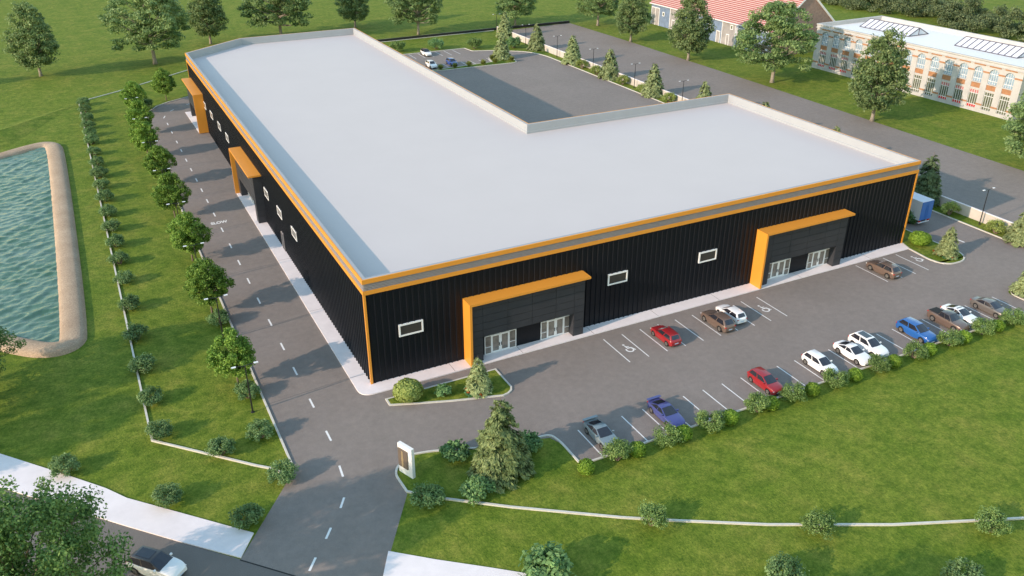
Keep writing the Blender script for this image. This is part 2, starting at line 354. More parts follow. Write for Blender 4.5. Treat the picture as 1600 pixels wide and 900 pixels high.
for k in range(-1, 6): stroke(bl, (62.5+2.65*k, 153.3), (62.4+2.65*k, 147.2), 0.13)
for k in range(6): stroke(bl, (66.5+2.65*k, 138.2), (66.4+2.65*k, 133.6), 0.13)
stroke(bl, (89.8, -2.0), (89.9, -4.0), 0.25); stroke(bl, (79.9, 139.0), (79.1, 134.2), 0.13)
struct('parking_bay_markings', bl, M['paint'])
def access_mark(x, y):
    a = MB(); n = 22; ro, ri = 0.52, 0.34
    a0, a1 = R(140), R(440)
    vs = []
    for i in range(n+1):
        t = a0+(a1-a0)*i/n; vs += [(x+ro*math.cos(t), y-0.25+ro*math.sin(t), Z), (x+ri*math.cos(t), y-0.25+ri*math.sin(t), Z)]
    a.add(vs, [(2*i+1, 2*i, 2*i+2, 2*i+3) for i in range(n)])
    a.add([(x-0.12+0.15*math.cos(2*math.pi*k/12), y+0.95+0.15*math.sin(2*math.pi*k/12), Z+0.001) for k in range(12)], [tuple(range(12))])
    stroke(a, (x-0.12, y+0.72), (x-0.05, y+0.05), 0.17, Z+0.002); stroke(a, (x-0.08, y+0.10), (x+0.42, y+0.10), 0.16, Z+0.003); stroke(a, (x+0.36, y+0.14), (x+0.62, y-0.55), 0.16, Z+0.004)
    stroke(a, (x-0.1, y+0.48), (x+0.3, y+0.42), 0.12, Z+0.003)
    struct('accessible_bay_marking', a, M['paint'])
for x, y in ((29.0, -6.5), (49.65, -6.3), (79.0, -4.9)): access_mark(x, y)
cu = bpy.data.curves.new('slow_text', 'FONT'); cu.body = 'SLOW'; cu.size = 1.25; cu.offset = 0.045; cu.resolution_u = 3; cu.align_x = 'LEFT'
to = bpy.data.objects.new('slow_text', cu); C.objects.link(to)
dg = bpy.context.evaluated_depsgraph_get(); tm = bpy.data.meshes.new_from_object(to.evaluated_get(dg)); bpy.data.objects.remove(to)
xs = [v.co.x for v in tm.vertices]; k = 2.5/(max(xs)-min(xs))
for v in tm.vertices: v.co = Vector(((v.co.x-min(xs))*k, v.co.y*1.05, 0))
tm.materials.clear(); tm.materials.append(M['paint']); tag(link('slow_lettering', tm, None, (-7.95, 53.3, Z)), kind='structure')

# ------------------------------------------------------------------ pond with sandy bank, grass slope
def smooth_closed(pts, it=3):
    P = [Vector(p) for p in pts]
    for _ in range(it):
        Q = []
        for i in range(len(P)):
            a, b = P[i], P[(i+1) % len(P)]; Q += [a*0.75+b*0.25, a*0.25+b*0.75]
        P = Q
    return [tuple(p) for p in P]
core = [(-28.1, 26.0), (-28.1, 104.0), (-29.0, 108.5), (-32.0, 108.5), (-40, 103), (-58, 92), (-60, 62), (-50, 44), (-38.4, 30.4), (-34.6, 26.4), (-31.5, 23.4), (-29.0, 23.2)]
cc = smooth_closed(core, 3)
bank = MB(); prof = []
for i in range(13):
    t = i/12; w = (t-0.5)*2
    prof.append((w*1.6 - 0.1, 0.85*math.sqrt(max(0, 1-abs(w)**2.2)) - 0.12))
bank.sweep(cc, prof, True)
bo = bank.build('pond_bank', M['sand'], smooth=True); tag(bo, kind='structure')
wm = bpy.data.materials.new('pond_water_mat'); wm.use_nodes = True
nt = wm.node_tree; b = nt.nodes['Principled BSDF']
b.inputs['Base Color'].default_value = (0.040, 0.115, 0.075, 1); b.inputs['Roughness'].default_value = 0.12; b.inputs['Specular IOR Level'].default_value = 0.7
rsw = np.random.RandomState(3)
def inside(x, y, poly):
    r = np.zeros(x.shape, bool); n = len(poly); j = n-1
    for i in range(n):
        (xi, yi), (xj, yj) = poly[i], poly[j]
        c = ((yi > y) != (yj > y)) & (x < (xj-xi)*(y-yi)/(yj-yi+1e-12)+xi); r ^= c; j = i
    return r
gx, gy = np.meshgrid(np.arange(-61, -27.6, .22), np.arange(22.6, 109, .22), indexing='ij')
hz = np.zeros_like(gx)
for k in range(46):
    lam = 0.8*(1.055**k)*(.8+.4*rsw.rand()) if k < 26 else 0.8+1.8*rsw.rand(); th = R(112)+rsw.normal()*0.5; kk = 2*math.pi/lam
    ph = kk*(gx*math.cos(th)+gy*math.sin(th))+rsw.rand()*6.28+1.3*np.sin(gx*.23+rsw.rand()*6)+1.1*np.sin(gy*.19+rsw.rand()*6)
    hz += 0.019*lam**0.8*(1-np.abs(np.sin(ph*.5)))
hz -= hz.mean()
ins = inside(gx, gy, cc); idx = -np.ones(gx.shape, int); nxw, nyw = gx.shape
idx = np.arange(nxw*nyw).reshape(nxw, nyw)
wt = MB(); wt.v = [(float(a), float(b_), float(c)) for a, b_, c in zip(gx.ravel(), gy.ravel(), (0.17+hz*.8).ravel())]
for i in range(nxw-1):
    for j in range(nyw-1):
        if ins[i, j] and ins[i+1, j+1]: wt.f.append((int(idx[i, j]), int(idx[i+1, j]), int(idx[i+1, j+1]), int(idx[i, j+1])))
wt.mi = [0]*len(wt.f)
tc = nt.nodes.new('ShaderNodeTexCoord')
n2 = nt.nodes.new('ShaderNodeTexNoise'); n2.inputs['Scale'].default_value = 0.12; n2.inputs['Detail'].default_value = 4
nt.links.new(tc.outputs['Object'], n2.inputs['Vector'])
n1 = nt.nodes.new('ShaderNodeTexNoise'); n1.inputs['Scale'].default_value = 3.0; n1.inputs['Detail'].default_value = 4; n1.inputs['Distortion'].default_value = 0.6
nt.links.new(tc.outputs['Object'], n1.inputs['Vector'])
bp = nt.nodes.new('ShaderNodeBump'); bp.inputs['Strength'].default_value = 0.5; bp.inputs['Distance'].default_value = 0.12
nt.links.new(n1.outputs['Fac'], bp.inputs['Height']); nt.links.new(bp.outputs['Normal'], b.inputs['Normal'])
rp = nt.nodes.new('ShaderNodeValToRGB'); rp.color_ramp.elements[0].position = 0.35; rp.color_ramp.elements[1].position = 0.66
rp.color_ramp.elements[0].color = (0.048, 0.120, 0.068, 1); rp.color_ramp.elements[1].color = (0.080, 0.155, 0.115, 1)
nt.links.new(n2.outputs['Fac'], rp.inputs['Fac']); nt.links.new(rp.outputs['Color'], b.inputs['Base Color'])
b.inputs['Roughness'].default_value = 0.06; b.inputs['IOR'].default_value = 1.5; b.inputs['Specular IOR Level'].default_value = 0.6
wo = wt.build('pond_water', wm, smooth=True); tag(wo, kind='structure')
gb = MB()
apex = (-23.0, 138.8, 0.02); p1 = (-38.1, 120.0, 1.0); p2 = (-36.0, 111.9, 0.02); p3 = (-30.0, 113.3, 0.012); p4 = (-26.2, 109.5, 0.012); pw = (-60, 93, 1.0); pw2 = (-60, 86, 0.02)
gb.add([apex, p1, p2, p3, p4, pw, pw2, (-45, 122, 0.0), (-62, 104, 0.0)], [(0, 1, 2), (0, 2, 3), (0, 3, 4), (1, 5, 6, 2), (0, 7, 1), (7, 8, 5, 1)])
struct('grass_bank', gb, M['grass'])

# ------------------------------------------------------------------ the warehouse
OUT = [(0, 0), (81.2, 0), (81.2, 40.8), (40.7, 40.8), (40.7, 131.0), (13.5, 131.0), (0, 120.3)]   # CCW
wh = empty('warehouse', (0, 0, 0)); tag(wh, 'huge black ribbed metal warehouse with white flat roof and orange trim', 'warehouse')
def ribbed_walls(outline, z0, z1, pitch=0.70, w=0.17, dep=0.11):
    mb = MB(); n = len(outline)
    for i in range(n):
        a, b = Vector(outline[i]), Vector(outline[(i+1) % n]); d = (b-a); ln = d.length; d.normalize(); nr = Vector((d.y, -d.x))
        k = max(1, round(ln/pitch)); st = ln/k; pts = [(0.0, 0.0)]
        for j in range(k):
            c = (j+0.5)*st; pts += [(c-w/2-0.03, 0), (c-w/2+0.03, dep), (c+w/2-0.03, dep), (c+w/2+0.03, 0)]
        pts.append((ln, 0.0))
        vs = []
        for t, o in pts:
            p = a+d*t+nr*o; vs += [(p.x, p.y, z0), (p.x, p.y, z1)]
        mb.add(vs, [(2*q, 2*q+2, 2*q+3, 2*q+1) for q in range(len(pts)-1)])
    return mb
ribbed_walls(OUT, 0.0, 11.2).build('wall', M['clad'], wh)
MB().sheet([(x, y) for x, y in OUT], 11.25).build('roof', M['roof'], wh)
MB().sweep(OUT, [(-0.36, 11.2), (-0.36, 12.72), (-0.005, 12.722)], True).build('parapet_lining', M['parapet'], wh)
MB().sweep(OUT, [(-0.44, 11.25), (-0.44, 11.55), (-0.365, 11.60)], True).build('roof_upstand', M['parapet'], wh)
MB().sweep(OUT, [(-0.004, 12.60), (-0.004, 12.732), (0.16, 12.732), (0.16, 12.24), (-0.05, 12.22)], True).build('coping', M['orange'], wh)
gp_ = [(0.02, 11.40)]
for k in range(5):
    z = 11.43+k*0.165; gp_ += [(-0.03, z), (0.10, z+0.02), (0.10, z+0.085), (-0.03, z+0.10)]
gp_ += [(0.02, 12.26)]
MB().sweep(OUT, gp_, True).build('fascia', M['greyband'], wh)
MB().sweep(OUT, [(-0.05, 10.97), (0.17, 10.98), (0.17, 11.40), (0.0, 11.42)], True).build('eaves_trim', M['orange'], wh)
for (x, y, sx, sy) in ((0, 0, -1, -1), (81.2, 0, 1, -1), (0, 120.3, -1, 1)):
    t = MB(); o = 0.15; wdt = 0.10
    t.prism([(x+sx*o, y+sy*o), (x+sx*o, y-sy*wdt), (x+sx*0.001, y-sy*wdt), (x+sx*0.001, y+sy*0.001), (x-sx*wdt, y+sy*0.001), (x-sx*wdt, y+sy*o)], 0.112, 10.97)
    t.build('corner_trim', M['orange'], wh)

def wframe(u0, u1, z0, z1, t=0.17, y0=-0.20):
    """window in a local frame: x along the wall, -y outward"""
    f = MB(); y1 = 0.02
    f.box(u0, y0, z0, u0+t, y1, z1); f.box(u1-t, y0, z0, u1, y1, z1); f.box(u0+t, y0, z0, u1-t, y1, z0+t); f.box(u0+t, y0, z1-t, u1-t, y1, z1)
    g = MB(); g.box(u0+t-0.01, -0.135, z0+t-0.01, u1-t+0.01, -0.115, z1-t+0.01)
    return f, g
def put_window(cx, cy, rz):
    f, g = wframe(-1.39, 1.39, 5.12, 6.58)
    if 'wf' not in cache: cache['wf'] = f.mesh('window_frame', M['frame']); cache['wg'] = g.mesh('window_pane', M['glass'])
    if rz and 'sf' not in cache:
        f, g = wframe(-1.36, 1.36, 5.2, 6.52, .14, -.15); cache['sf'] = f.mesh('window_frame', M['frame']); cache['sg'] = g.mesh('window_pane', mat('blind_pane_mat', (0.20, 0.20, 0.20), 0.12, spec=0.8))  # left panes get a paler grey standing in for the bright sky they reflect
    o = link('window', cache['sf' if rz else 'wf'], wh, (cx, cy, 0)); o.rotation_euler = (0, 0, rz)
    link('window_pane', cache['sg' if rz else 'wg'], o)
cache = {}
for x in (4.8, 31.25, 44.8): put_window(x, 0, 0)
for y in (30.65, 38.9, 47.15, 78.1, 85.95, 94.2, 102.1): put_window(0, y, -math.pi/2)
# side door on the left facade
dm = MB(); dm.box(-0.14, 38.3, 0.12, 0.0, 39.4, 2.7); sdoor = dm.build('side_door', M['panel'], wh)
df = MB(); df.box(-0.19, 38.2, 0.12, 0, 38.297, 2.8); df.box(-0.19, 39.403, 0.12, 0, 39.5, 2.8); df.box(-0.19, 38.297, 2.703, 0, 39.403, 2.8); df.build('door_frame', M['greyband'], sdoor)

def portal(origin, rz, flip=False):
    """orange entrance portal: local x along the wall (0..15.4), -y outward, leg at x = 0 (or mirrored)"""
    s = -1 if flip else 1
    def bx(mb, x0, y0, z0, x1, y1, z1):
        a, b_ = sorted((s*x0, s*x1)); mb.box(a, y0, z0, b_, y1, z1)
    c = MB()
    # Gamma-shaped orange frame, one solid
    pr = [(0, 0.112), (0.28, 0.112), (0.28, 7.70), (15.35, 7.70), (15.35, 7.95), (0, 7.95)]
    v = [(s*x, -1.97, z) for x, z in pr] + [(s*x, 0.05, z) for x, z in pr]; n = len(pr)
    fs = [tuple(range(n)), tuple(range(2*n-1, n-1, -1))] + [(i, n+i, n+(i+1) % n, (i+1) % n) for i in range(n)]
    c.add(v, fs)
    can = c.build('entrance_canopy', M['orange'], wh, origin); can.rotation_euler = (0, 0, rz)
    # dark panelled front: header and two piers with visible joints
    p = MB(); y0, y1 = -1.30, 0.02
    bx(p, 0.283, y0+0.03, 3.20, 15.0, y1, 7.697, ) if False else None
    core_ = MB()
    bx(core_, 0.30, y0+0.03, 3.22, 14.97, y1, 7.69); bx(core_, 0.30, y0+0.03, 0.112, 1.82, y1, 3.219); bx(core_, 13.63, y0+0.03, 0.112, 14.97, y1, 3.219)
    ew = core_.build('entrance_wall', M['groove'], wh, origin); ew.rotation_euler = (0, 0, rz)
    g = 0.05; xs_ = [0.29, 1.85, 4.95, 8.05, 11.15, 13.6, 15.0]; zs_ = [3.2, 4.1, 5.0, 5.9, 6.8, 7.69]
    for i in range(len(xs_)-1):
        for j in range(len(zs_)-1): bx(p, xs_[i]+g/2, y0, zs_[j]+g/2, xs_[i+1]-g/2, y0+0.028, zs_[j+1]-g/2)
    for xa, xb in ((0.29, 1.85), (13.6, 15.0)):
        for za, zb in ((0.112, 1.2), (1.2, 2.2), (2.2, 3.2)): bx(p, xa+g/2, y0, za+g/2, xb-g/2, y0+0.028, zb-g/2)
    for za, zb in ((0.112, 1.2), (1.2, 2.2), (2.2, 3.2), (3.2, 4.1), (4.1, 5.0), (5.0, 5.9), (5.9, 6.8), (6.8, 7.69)):   # exposed end
        bx(p, 14.972, y0+0.03, za+g/2, 15.0, 0.0, zb-g/2)
    bx(p, 13.60, y0+0.03, 0.127, 13.628, 0.0, 3.17); bx(p, 1.822, y0+0.03, 0.127, 1.85, 0.0, 3.17)
    link('cladding_panels', p.mesh('cladding_panels', M['panel']), ew)
    back = MB(); bx(back, 1.85, -0.20, 0.112, 13.6, -0.175, 3.2); link('recess_wall', back.mesh('recess_wall', M['clad']), ew)
    for x0 in (2.45, 9.75):
        fr = MB(); ya, yb = -0.34, -0.21; w = 0.09; top = 2.52
        us = [0, 0.85, 2.0, 3.15, 4.0]
        for k, u in enumerate(us): bx(fr, x0+u-(0 if k == 0 else w/2), ya, 0.112, x0+u+(w if k == 0 else w/2), yb, top+(0.16 if k in (1, 2, 3) else 0))
        bx(fr, x0, ya+0.01, top-w, x0+4.0, yb-0.01, top)
        for a_, b_ in ((0.045, 0.81), (3.19, 3.96)): bx(fr, x0+a_, ya+0.015, 1.0, x0+b_, yb-0.015, 1.06); bx(fr, x0+a_, ya+0.015, 0.114, x0+b_, yb-0.015, 0.2)
        for a_, b_ in ((0.90, 1.95), (2.05, 3.10)):
            t = 0.13
            bx(fr, x0+a_, ya+0.02, 0.125, x0+a_+t, yb-0.02, 2.42); bx(fr, x0+b_-t, ya+0.02, 0.125, x0+b_, yb-0.02, 2.42)
            bx(fr, x0+a_+t, ya+0.022, 0.125, x0+b_-t, yb-0.022, 0.34); bx(fr, x0+a_+t, ya+0.022, 2.31, x0+b_-t, yb-0.022, 2.42)
        d_ = fr.build('glass_entrance', M['frame'], wh, origin); d_.rotation_euler = (0, 0, rz)
        gl = MB(); bx(gl, x0+0.06, -0.285, 0.16, x0+3.96, -0.265, 2.45); link('door_glass', gl.mesh('door_glass', M['doorglass']), d_)
        for u in (1.86, 2.14):
            hd = MB(); bx(hd, x0+u-0.025, ya-0.06, 0.9, x0+u+0.025, ya+0.021, 1.35)
            link('door_handle', hd.mesh('door_handle', M['black']), d_)
portal((10.95, 0, 0), 0); portal((52.65, 0, 0), 0)
portal((0, 65.25, 0), -math.pi/2)                 # leg at the far end seen from the road
portal((0, 102.75, 0), -math.pi/2, flip=True)     # mirrored twin

# ------------------------------------------------------------------ street lamps
def make_lamp(h=5.7):
    r = empty('street_lamp')
    MB().tube([(0, 0, 0), (0, 0, h)], [0.09, 0.055], 10).build('pole', M['black'], r)
    MB().tube([(0, 0, 0.0), (0, 0, 0.06), (0, 0, 0.10)], [0.2, 0.2, 0.11], 12).build('base', M['black'], r)
    for s in (-1, 1):
        a = MB().tube([(0, 0, h-0.06), (s*0.35, 0, h+0.03), (s*0.9, 0, h+0.06)], [0.045, 0.04, 0.035], 6).build('arm', M['black'], r)
        hd = MB(); x0, x1 = sorted((s*0.88, s*1.32)); hd.box(x0, -0.11, h+0.03, x1, 0.11, h+0.10); hd.build('lamp_head', M['lampwhite'], a)
    return r
lamp0 = make_lamp(); first = [True]
def place_lamp(x, y, label, group, h=1.0, rz=0):
    o = lamp0 if first[0] else copy_tree(lamp0); first[0] = False
    o.location = (x, y, 0); o.rotation_euler = (0, 0, rz); tag(o, label, 'street lamp', group); return o
for i, y in enumerate([0.7, 16.95, 33.3, 49.7, 65.9, 82.2, 98.6, 115.0]):
    place_lamp(-12.65, y, 'black twin-arm lamp beside the left road, %s from the driveway' % ORD[i], 'lamps along the left road')
for i, y in enumerate([-0.45, 18.2, 37.0, 56.0, 74.9, 93.7, 112.6, 131.4, 150.0, 169.5]):
    if i in (1, 2, 3): continue
    k = [0, 4, 5, 6, 7, 8, 9].index(i)
    lb = 'black twin-arm lamp by the pale wall near the blue-backed truck' if i == 0 else 'black twin-arm lamp by the pale wall of the rear yard, %s beyond the warehouse' % ORD[k-1]
    place_lamp(97.9, y, lb, 'lamps along the pale boundary wall')

# ------------------------------------------------------------------ entrance sign
sg = empty('entrance_sign', (-1.88, -15.75, 0), math.atan2(-1.6, 0.66)); tag(sg, 'white upright slab sign with brown lettered panel at the driveway corner', 'sign')
MB().box(-0.92, -0.17, 0, 0.92, 0.17, 3.3).build('slab', M['white'], sg)
pn = MB(); pn.box(-0.78, -0.30, 0.85, 0.42, -0.175, 2.85); po = pn.build('sign_panel', M['bronze'], sg)
lt = MB(); rng = random.Random(4)
z = 2.70
while z > 1.0:
    w = rng.uniform(0.16, 0.30); lt.box(-0.22-w/2, -0.315, z-0.09, -0.22+w/2, -0.303, z-0.015); z -= 0.13
lt.build('lettering', M['gold'], po)

# ------------------------------------------------------------------ cars (local +y is the nose)
def interp(pts, y):
    if y <= pts[0][0]: return pts[0][1]
    for (a, za), (b, zb) in zip(pts, pts[1:]):
        if y <= b: t = (y-a)/(b-a); t = t*t*(3-2*t)*0.35 + t*0.65; return za+(zb-za)*t
    return pts[-1][1]
TYPES = {
 'hatch': dict(L=4.28, W=1.79, roof=1.47, deck=[(-2.14, .80), (-2.06, .93), (-1.8, .97), (1.05, .98), (1.55, .93), (1.98, .82), (2.14, .64)], gh=(-2.0, -1.62, .10, 1.05), wb=2.63, wr=.325),
 'suv':   dict(L=4.78, W=1.93, roof=1.66, deck=[(-2.39, .88), (-2.3, 1.06), (-1.9, 1.10), (1.0, 1.09), (1.7, 1.04), (2.2, .92), (2.39, .70)], gh=(-2.28, -1.72, .12, 1.10), wb=2.87, wr=.375),
 'sedan': dict(L=4.85, W=1.87, roof=1.42, deck=[(-2.42, .78), (-2.34, .95), (-1.6, .99), (.9, .97), (1.6, .91), (2.22, .80), (2.42, .60)], gh=(-1.85, -1.05, .05, 1.05), wb=2.85, wr=.34),
 'coupe': dict(L=4.72, W=1.89, roof=1.36, deck=[(-2.36, .76), (-2.28, .92), (-1.6, .97), (.75, .94), (1.5, .88), (2.15, .77), (2.36, .58)], gh=(-1.95, -0.75, -.10, .90), wb=2.75, wr=.345),
 'pickup': dict(L=5.0, W=1.9, roof=1.70, deck=[(-2.5, .95), (-2.46, 1.10), (-1.0, 1.12), (.9, 1.10), (1.7, 1.04), (2.3, .90), (2.5, .68)], gh=(-1.0, -.75, .35, 1.0), wb=3.0, wr=.38),
}
PAINTS = {}
def paint(key, col, rough=0.3, metal=0.0):
    if key not in PAINTS: PAINTS[key] = mat(key+'_paint_mat', col, rough, metal, spec=0.5, coat=0.6)
    return PAINTS[key]
def make_car(kind, pm, label, group, loc, rz, roofm=None, cat='car', sunroof=False, wing=False, bed=False):
    T = TYPES[kind]; Ln, W = T['L'], T['W']; hl = Ln/2; wr = T['wr']; ax = T['wb']/2
    root = empty('parked_car', (loc[0], loc[1], 0.006), rz); tag(root, label, cat, group)
    arch = wr+0.055
    ys = sorted(set([-hl, -hl+.04, -hl+.13, -hl+.3, hl, hl-.04, hl-.13, hl-.3, 0, .5, -.5] + [s*ax+arch*math.cos(math.pi*k/8) for s in (-1, 1) for k in range(9)]))
    def halfw(y):
        t = abs(y)/hl; return W/2*(1-0.20*t**7-0.06*t**2)
    def zlow(y):
        z = 0.24+0.10*(max(0, abs(y)/hl-0.86)/0.14)
        for s in (-1, 1):
            d = abs(y-s*ax)
            if d < arch: z = max(z, wr+math.sqrt(arch*arch-d*d))
        return z
    b = MB(); ring = 0; vs = []
    for y in ys:
        w = halfw(y); zl = zlow(y); zd = interp(T['deck'], y); e = min(1, (hl-abs(y))/0.13); tuck = (1-e)*0.05
        zm = max(zl+0.02, 0.55*zd+0.05)
        half = [(w*0.955, zl), (w, max(zl+0.01, zm)), (w*0.99, max(zl+.015, zd-0.13-tuck)), (w*0.93, zd-0.035-tuck), (w*0.78, zd), (w*0.4, zd+0.02), (0, zd+0.025)]
        pr = half+[(-x, z) for x, z in half[-2::-1]]; ring = len(pr)
        vs += [(x, y, z) for x, z in pr]
    fs = []
    for i in range(len(ys)-1):
        for k in range(ring-1): fs.append((i*ring+k, i*ring+k+1, (i+1)*ring+k+1, (i+1)*ring+k))
    fs.append(tuple(range(ring))[::-1]); fs.append(tuple((len(ys)-1)*ring+k for k in range(ring)))
    b.add(vs, fs); body = b.build('body', pm, root, smooth=True)
    try:
        body.data.set_sharp_from_angle(angle=R(38))
    except Exception: pass
    u = MB(); u.box(-W/2+.24, -hl+.12, .2, W/2-.24, hl-.12, .62); u.build('underbody', M['under'], root)
    # greenhouse
    g0, g1, g2, g3 = T['gh']; zr = T['roof']; wbm = W/2*0.90; wt = W/2*0.70
    z0, z3 = interp(T['deck'], g0)-.01, interp(T['deck'], g3)-.01
    B0 = lambda s: Vector((s*wbm*.93, g0, z0)); B3 = lambda s: Vector((s*wbm*.96, g3, z3)); T1 = lambda s: Vector((s*wt*.97, g1, zr-.035)); T2 = lambda s: Vector((s*wt, g2, zr-.02))
    gm = (g1+g2)/2; TM = lambda s: Vector((s*wt*1.01, gm, zr)); BM = lambda s: Vector((s*wbm, (g0+g3)/2, (z0+z3)/2))
    h = MB()
    v = []
    for s in (-1, 1): v += [B0(s), B3(s), T1(s), T2(s), TM(s), BM(s)]
    cT = [Vector((0, g1, zr-.01)), Vector((0, gm, zr+.03)), Vector((0, g2, zr+.01)), Vector((0, g3+.06, z3+.005)), Vector((0, g0-.06, z0+.005))]
    v += cT
    f = [(0, 5, 4, 2), (5, 1, 3, 4), (6, 8, 10, 11), (11, 10, 9, 7), (2, 4, 13, 12), (4, 3, 14, 13), (8, 12, 13, 10), (10, 13, 14, 9), (1, 15, 14, 3), (15, 7, 9, 14), (0, 2, 12, 16), (16, 12, 8, 6)]
    h.add(v, f); rf = h.build('roof', roofm or pm, root)
    bm_ = bmesh.new(); bm_.from_mesh(rf.data); bmesh.ops.recalc_face_normals(bm_, faces=bm_.faces)
    bmesh.ops.bevel(bm_, geom=list(bm_.edges), offset=0.05, segments=2, affect='EDGES', profile=0.6); bm_.to_mesh(rf.data); bm_.free()
    rf.data.polygons.foreach_set('use_smooth', [True]*len(rf.data.polygons))
    cen = Vector((0, gm, (z0+zr)/2))
    def glass(name, quad, ia, ib, ic, id_, off=0.012):
        """quad a,b (bottom) c,d (top); inset fractions left,right,bottom,top"""
        a, b_, c, d = quad
        def bil(s, t): return (a*(1-s)+b_*s)*(1-t)+(d*(1-s)+c*s)*t
        P = [bil(ia, ic), bil(1-ib, ic), bil(1-ib, 1-id_), bil(ia, 1-id_)]
        n = (P[1]-P[0]).cross(P[3]-P[0]).normalized()
        if n.dot((P[0]+P[2])/2-cen) < 0: n = -n
        q = MB(); q.add([p+n*off for p in P]+[p-n*.03 for p in P], [(0, 1, 2, 3), (0, 4, 5, 1), (1, 5, 6, 2), (2, 6, 7, 3), (3, 7, 4, 0)]); q.build(name, M['carglass'], root)
    for s in (-1, 1):
        glass('side_window', (BM(s), B3(s), T2(s), TM(s)), .04, .09, .08, .07); glass('side_window', (B0(s), BM(s), TM(s), T1(s)), .12, .04, .08, .07)
    # windscreen and rear window bulge at the middle, so each gets two halves in one mesh
    def screen(name, bl, br, bc, tl, tr, tc, ix=.06, ib=.05, it=.05):
        def row(t): return [(bl*(1-t)+tl*t), (bc*(1-t)+tc*t), (br*(1-t)+tr*t)]
        lo, hi = row(ib), row(1-it)
        def ins(rw): return [rw[0]+(rw[1]-rw[0])*ix*2, rw[1], rw[2]+(rw[1]-rw[2])*ix*2]
        lo, hi = ins(lo), ins(hi); n = (lo[2]-lo[0]).cross(hi[1]-lo[1]).normalized()
        if n.dot(lo[1]-cen) < 0: n = -n
        o = [p+n*.02 for p in lo+hi]; q = MB(); q.add(o, [(0, 1, 4, 3), (1, 2, 5, 4)]); q.build(name, M['carglass'], root)
    screen('windscreen', B3(-1), B3(1), cT[3], T2(-1), T2(1), cT[2])
    screen('rear_window', B0(-1), B0(1), cT[4], T1(-1), T1(1), cT[0], .12, .18, .08)
    if sunroof:
        q = MB(); q.add([(-wt*.68, g1+.25, zr+.028), (wt*.68, g1+.25, zr+.028), (wt*.68, g2-.22, zr+.034), (-wt*.68, g2-.22, zr+.034)], [(0, 1, 2, 3)]); q.build('sunroof', M['carglass'], root)
    # wheels
    for s in (-1, 1):
        for e in (-1, 1):
            wl = empty('wheel', (s*(W/2-.115), e*ax, wr)); wl.parent = root
            t = MB(); seg = 20; pr = [(wr*.66, -.11), (wr*.95, -.11), (wr, -.08), (wr, .08), (wr*.95, .11), (wr*.66, .11)]; vs = []
            for k in range(seg):
                a = 2*math.pi*k/seg; vs += [(o, r_*math.cos(a), r_*math.sin(a)) for r_, o in pr]
            n = len(pr); t.add(vs, [(k*n+j, ((k+1) % seg)*n+j, ((k+1) % seg)*n+(j+1) % n, k*n+(j+1) % n) for k in range(seg) for j in range(n)])
            t.build('tyre', M['tyre'], wl, smooth=False)
            rm = MB(); x = s*.085
            for k in range(5):
                a = 2*math.pi*k/5; c_, s_ = math.cos(a), math.sin(a); r0, r1 = .03, wr*.66; w_ = .055
                P = [(-w_, r0), (w_, r0), (w_*1.15, r1), (-w_*1.15, r1)]
                vs = [(x, p*c_-q*s_, p*s_+q*c_) for p, q in P]+[(x-s*.03, p*c_-q*s_, p*s_+q*c_) for p, q in P]
                rm.add(vs, [(0, 1, 2, 3), (7, 6, 5, 4), (0, 4, 5, 1), (1, 5, 6, 2), (2, 6, 7, 3), (3, 7, 4, 0)])
            ringv = []
            for k in range(20):
                a = 2*math.pi*k/20; ringv += [(x, wr*.60*math.cos(a), wr*.60*math.sin(a)), (x, wr*.70*math.cos(a), wr*.70*math.sin(a))]
            rm.add(ringv, [(2*k, 2*k+1, (2*k+3) % 40, (2*k+2) % 40) for k in range(20)])
            rm.add([(x-s*.05, wr*.66*math.cos(2*math.pi*k/16), wr*.66*math.sin(2*math.pi*k/16)) for k in range(16)], [tuple(range(16))])
            rm.build('rim', M['rim'], wl)
    # lights, plates, grille, mirrors
    def lamp(name, y, xa, xb, za, zb, m):
        for s in (-1, 1):
            q = MB(); x0, x1 = sorted((s*xa, s*xb)); d = .16 if y > 0 else -.16
            q.box(x0, min(y, y-d), za, x1, max(y, y-d), zb); q.build(name, m, root)
    zn = interp(T['deck'], hl-.1); zt = interp(T['deck'], -hl+.06)
    yf = hl-.075; lamp('headlight', yf, W*.27, W*.41, zn-.15, zn-.05, M['headlight'])
    yr_ = -hl+.015; lamp('tail_light', yr_, W*.25, W*.405, zt-.17, zt-.05, M['taillight'])
    q = MB(); q.box(-.26, -hl-.012, .50, .26, -hl+.05, .62); q.build('number_plate', M['plate'], root)
    q = MB(); q.box(-.26, hl-.05, .38, .26, hl+.012, .49); q.build('number_plate', M['plate'], root)
    q = MB(); q.box(-W*.24, hl-.1, .30, W*.24, hl+.006, .375); q.build('grille', M['under'], root)
    for s in (-1, 1):
        q = MB(); c_ = B3(s); x0, x1 = sorted((s*(abs(c_.x)+.02), s*(abs(c_.x)+.24))); q.box(x0, c_.y-.42, c_.z+.03, x1, c_.y-.28, c_.z+.17); q.build('mirror', pm, root)
    if wing:
        q = MB(); zd = interp(T['deck'], -hl+.2); q.box(-W*.44, -hl-.04, zd+.16, W*.44, -hl+.30, zd+.20)
        for s in (-1, 1): q.box(s*W*.28-.03, -hl+.06, zd-.02, s*W*.28+.03, -hl+.2, zd+.159)
        q.build('rear_wing', pm, root)
    if bed:
        q = MB(); q.box(-W*.36, -hl+.14, 1.14, W*.36, -1.12, 1.165); q.build('load_bed', M['under'], root)
    return root
P_red = paint('red', (0.27, 0.012, 0.016)); P_brown = paint('brown', (0.165, 0.115, 0.09), .35, .3); P_white = paint('white', (0.80, 0.79, 0.78)); P_greyblue = paint('grey_blue', (0.20, 0.25, 0.27), .32, .3)
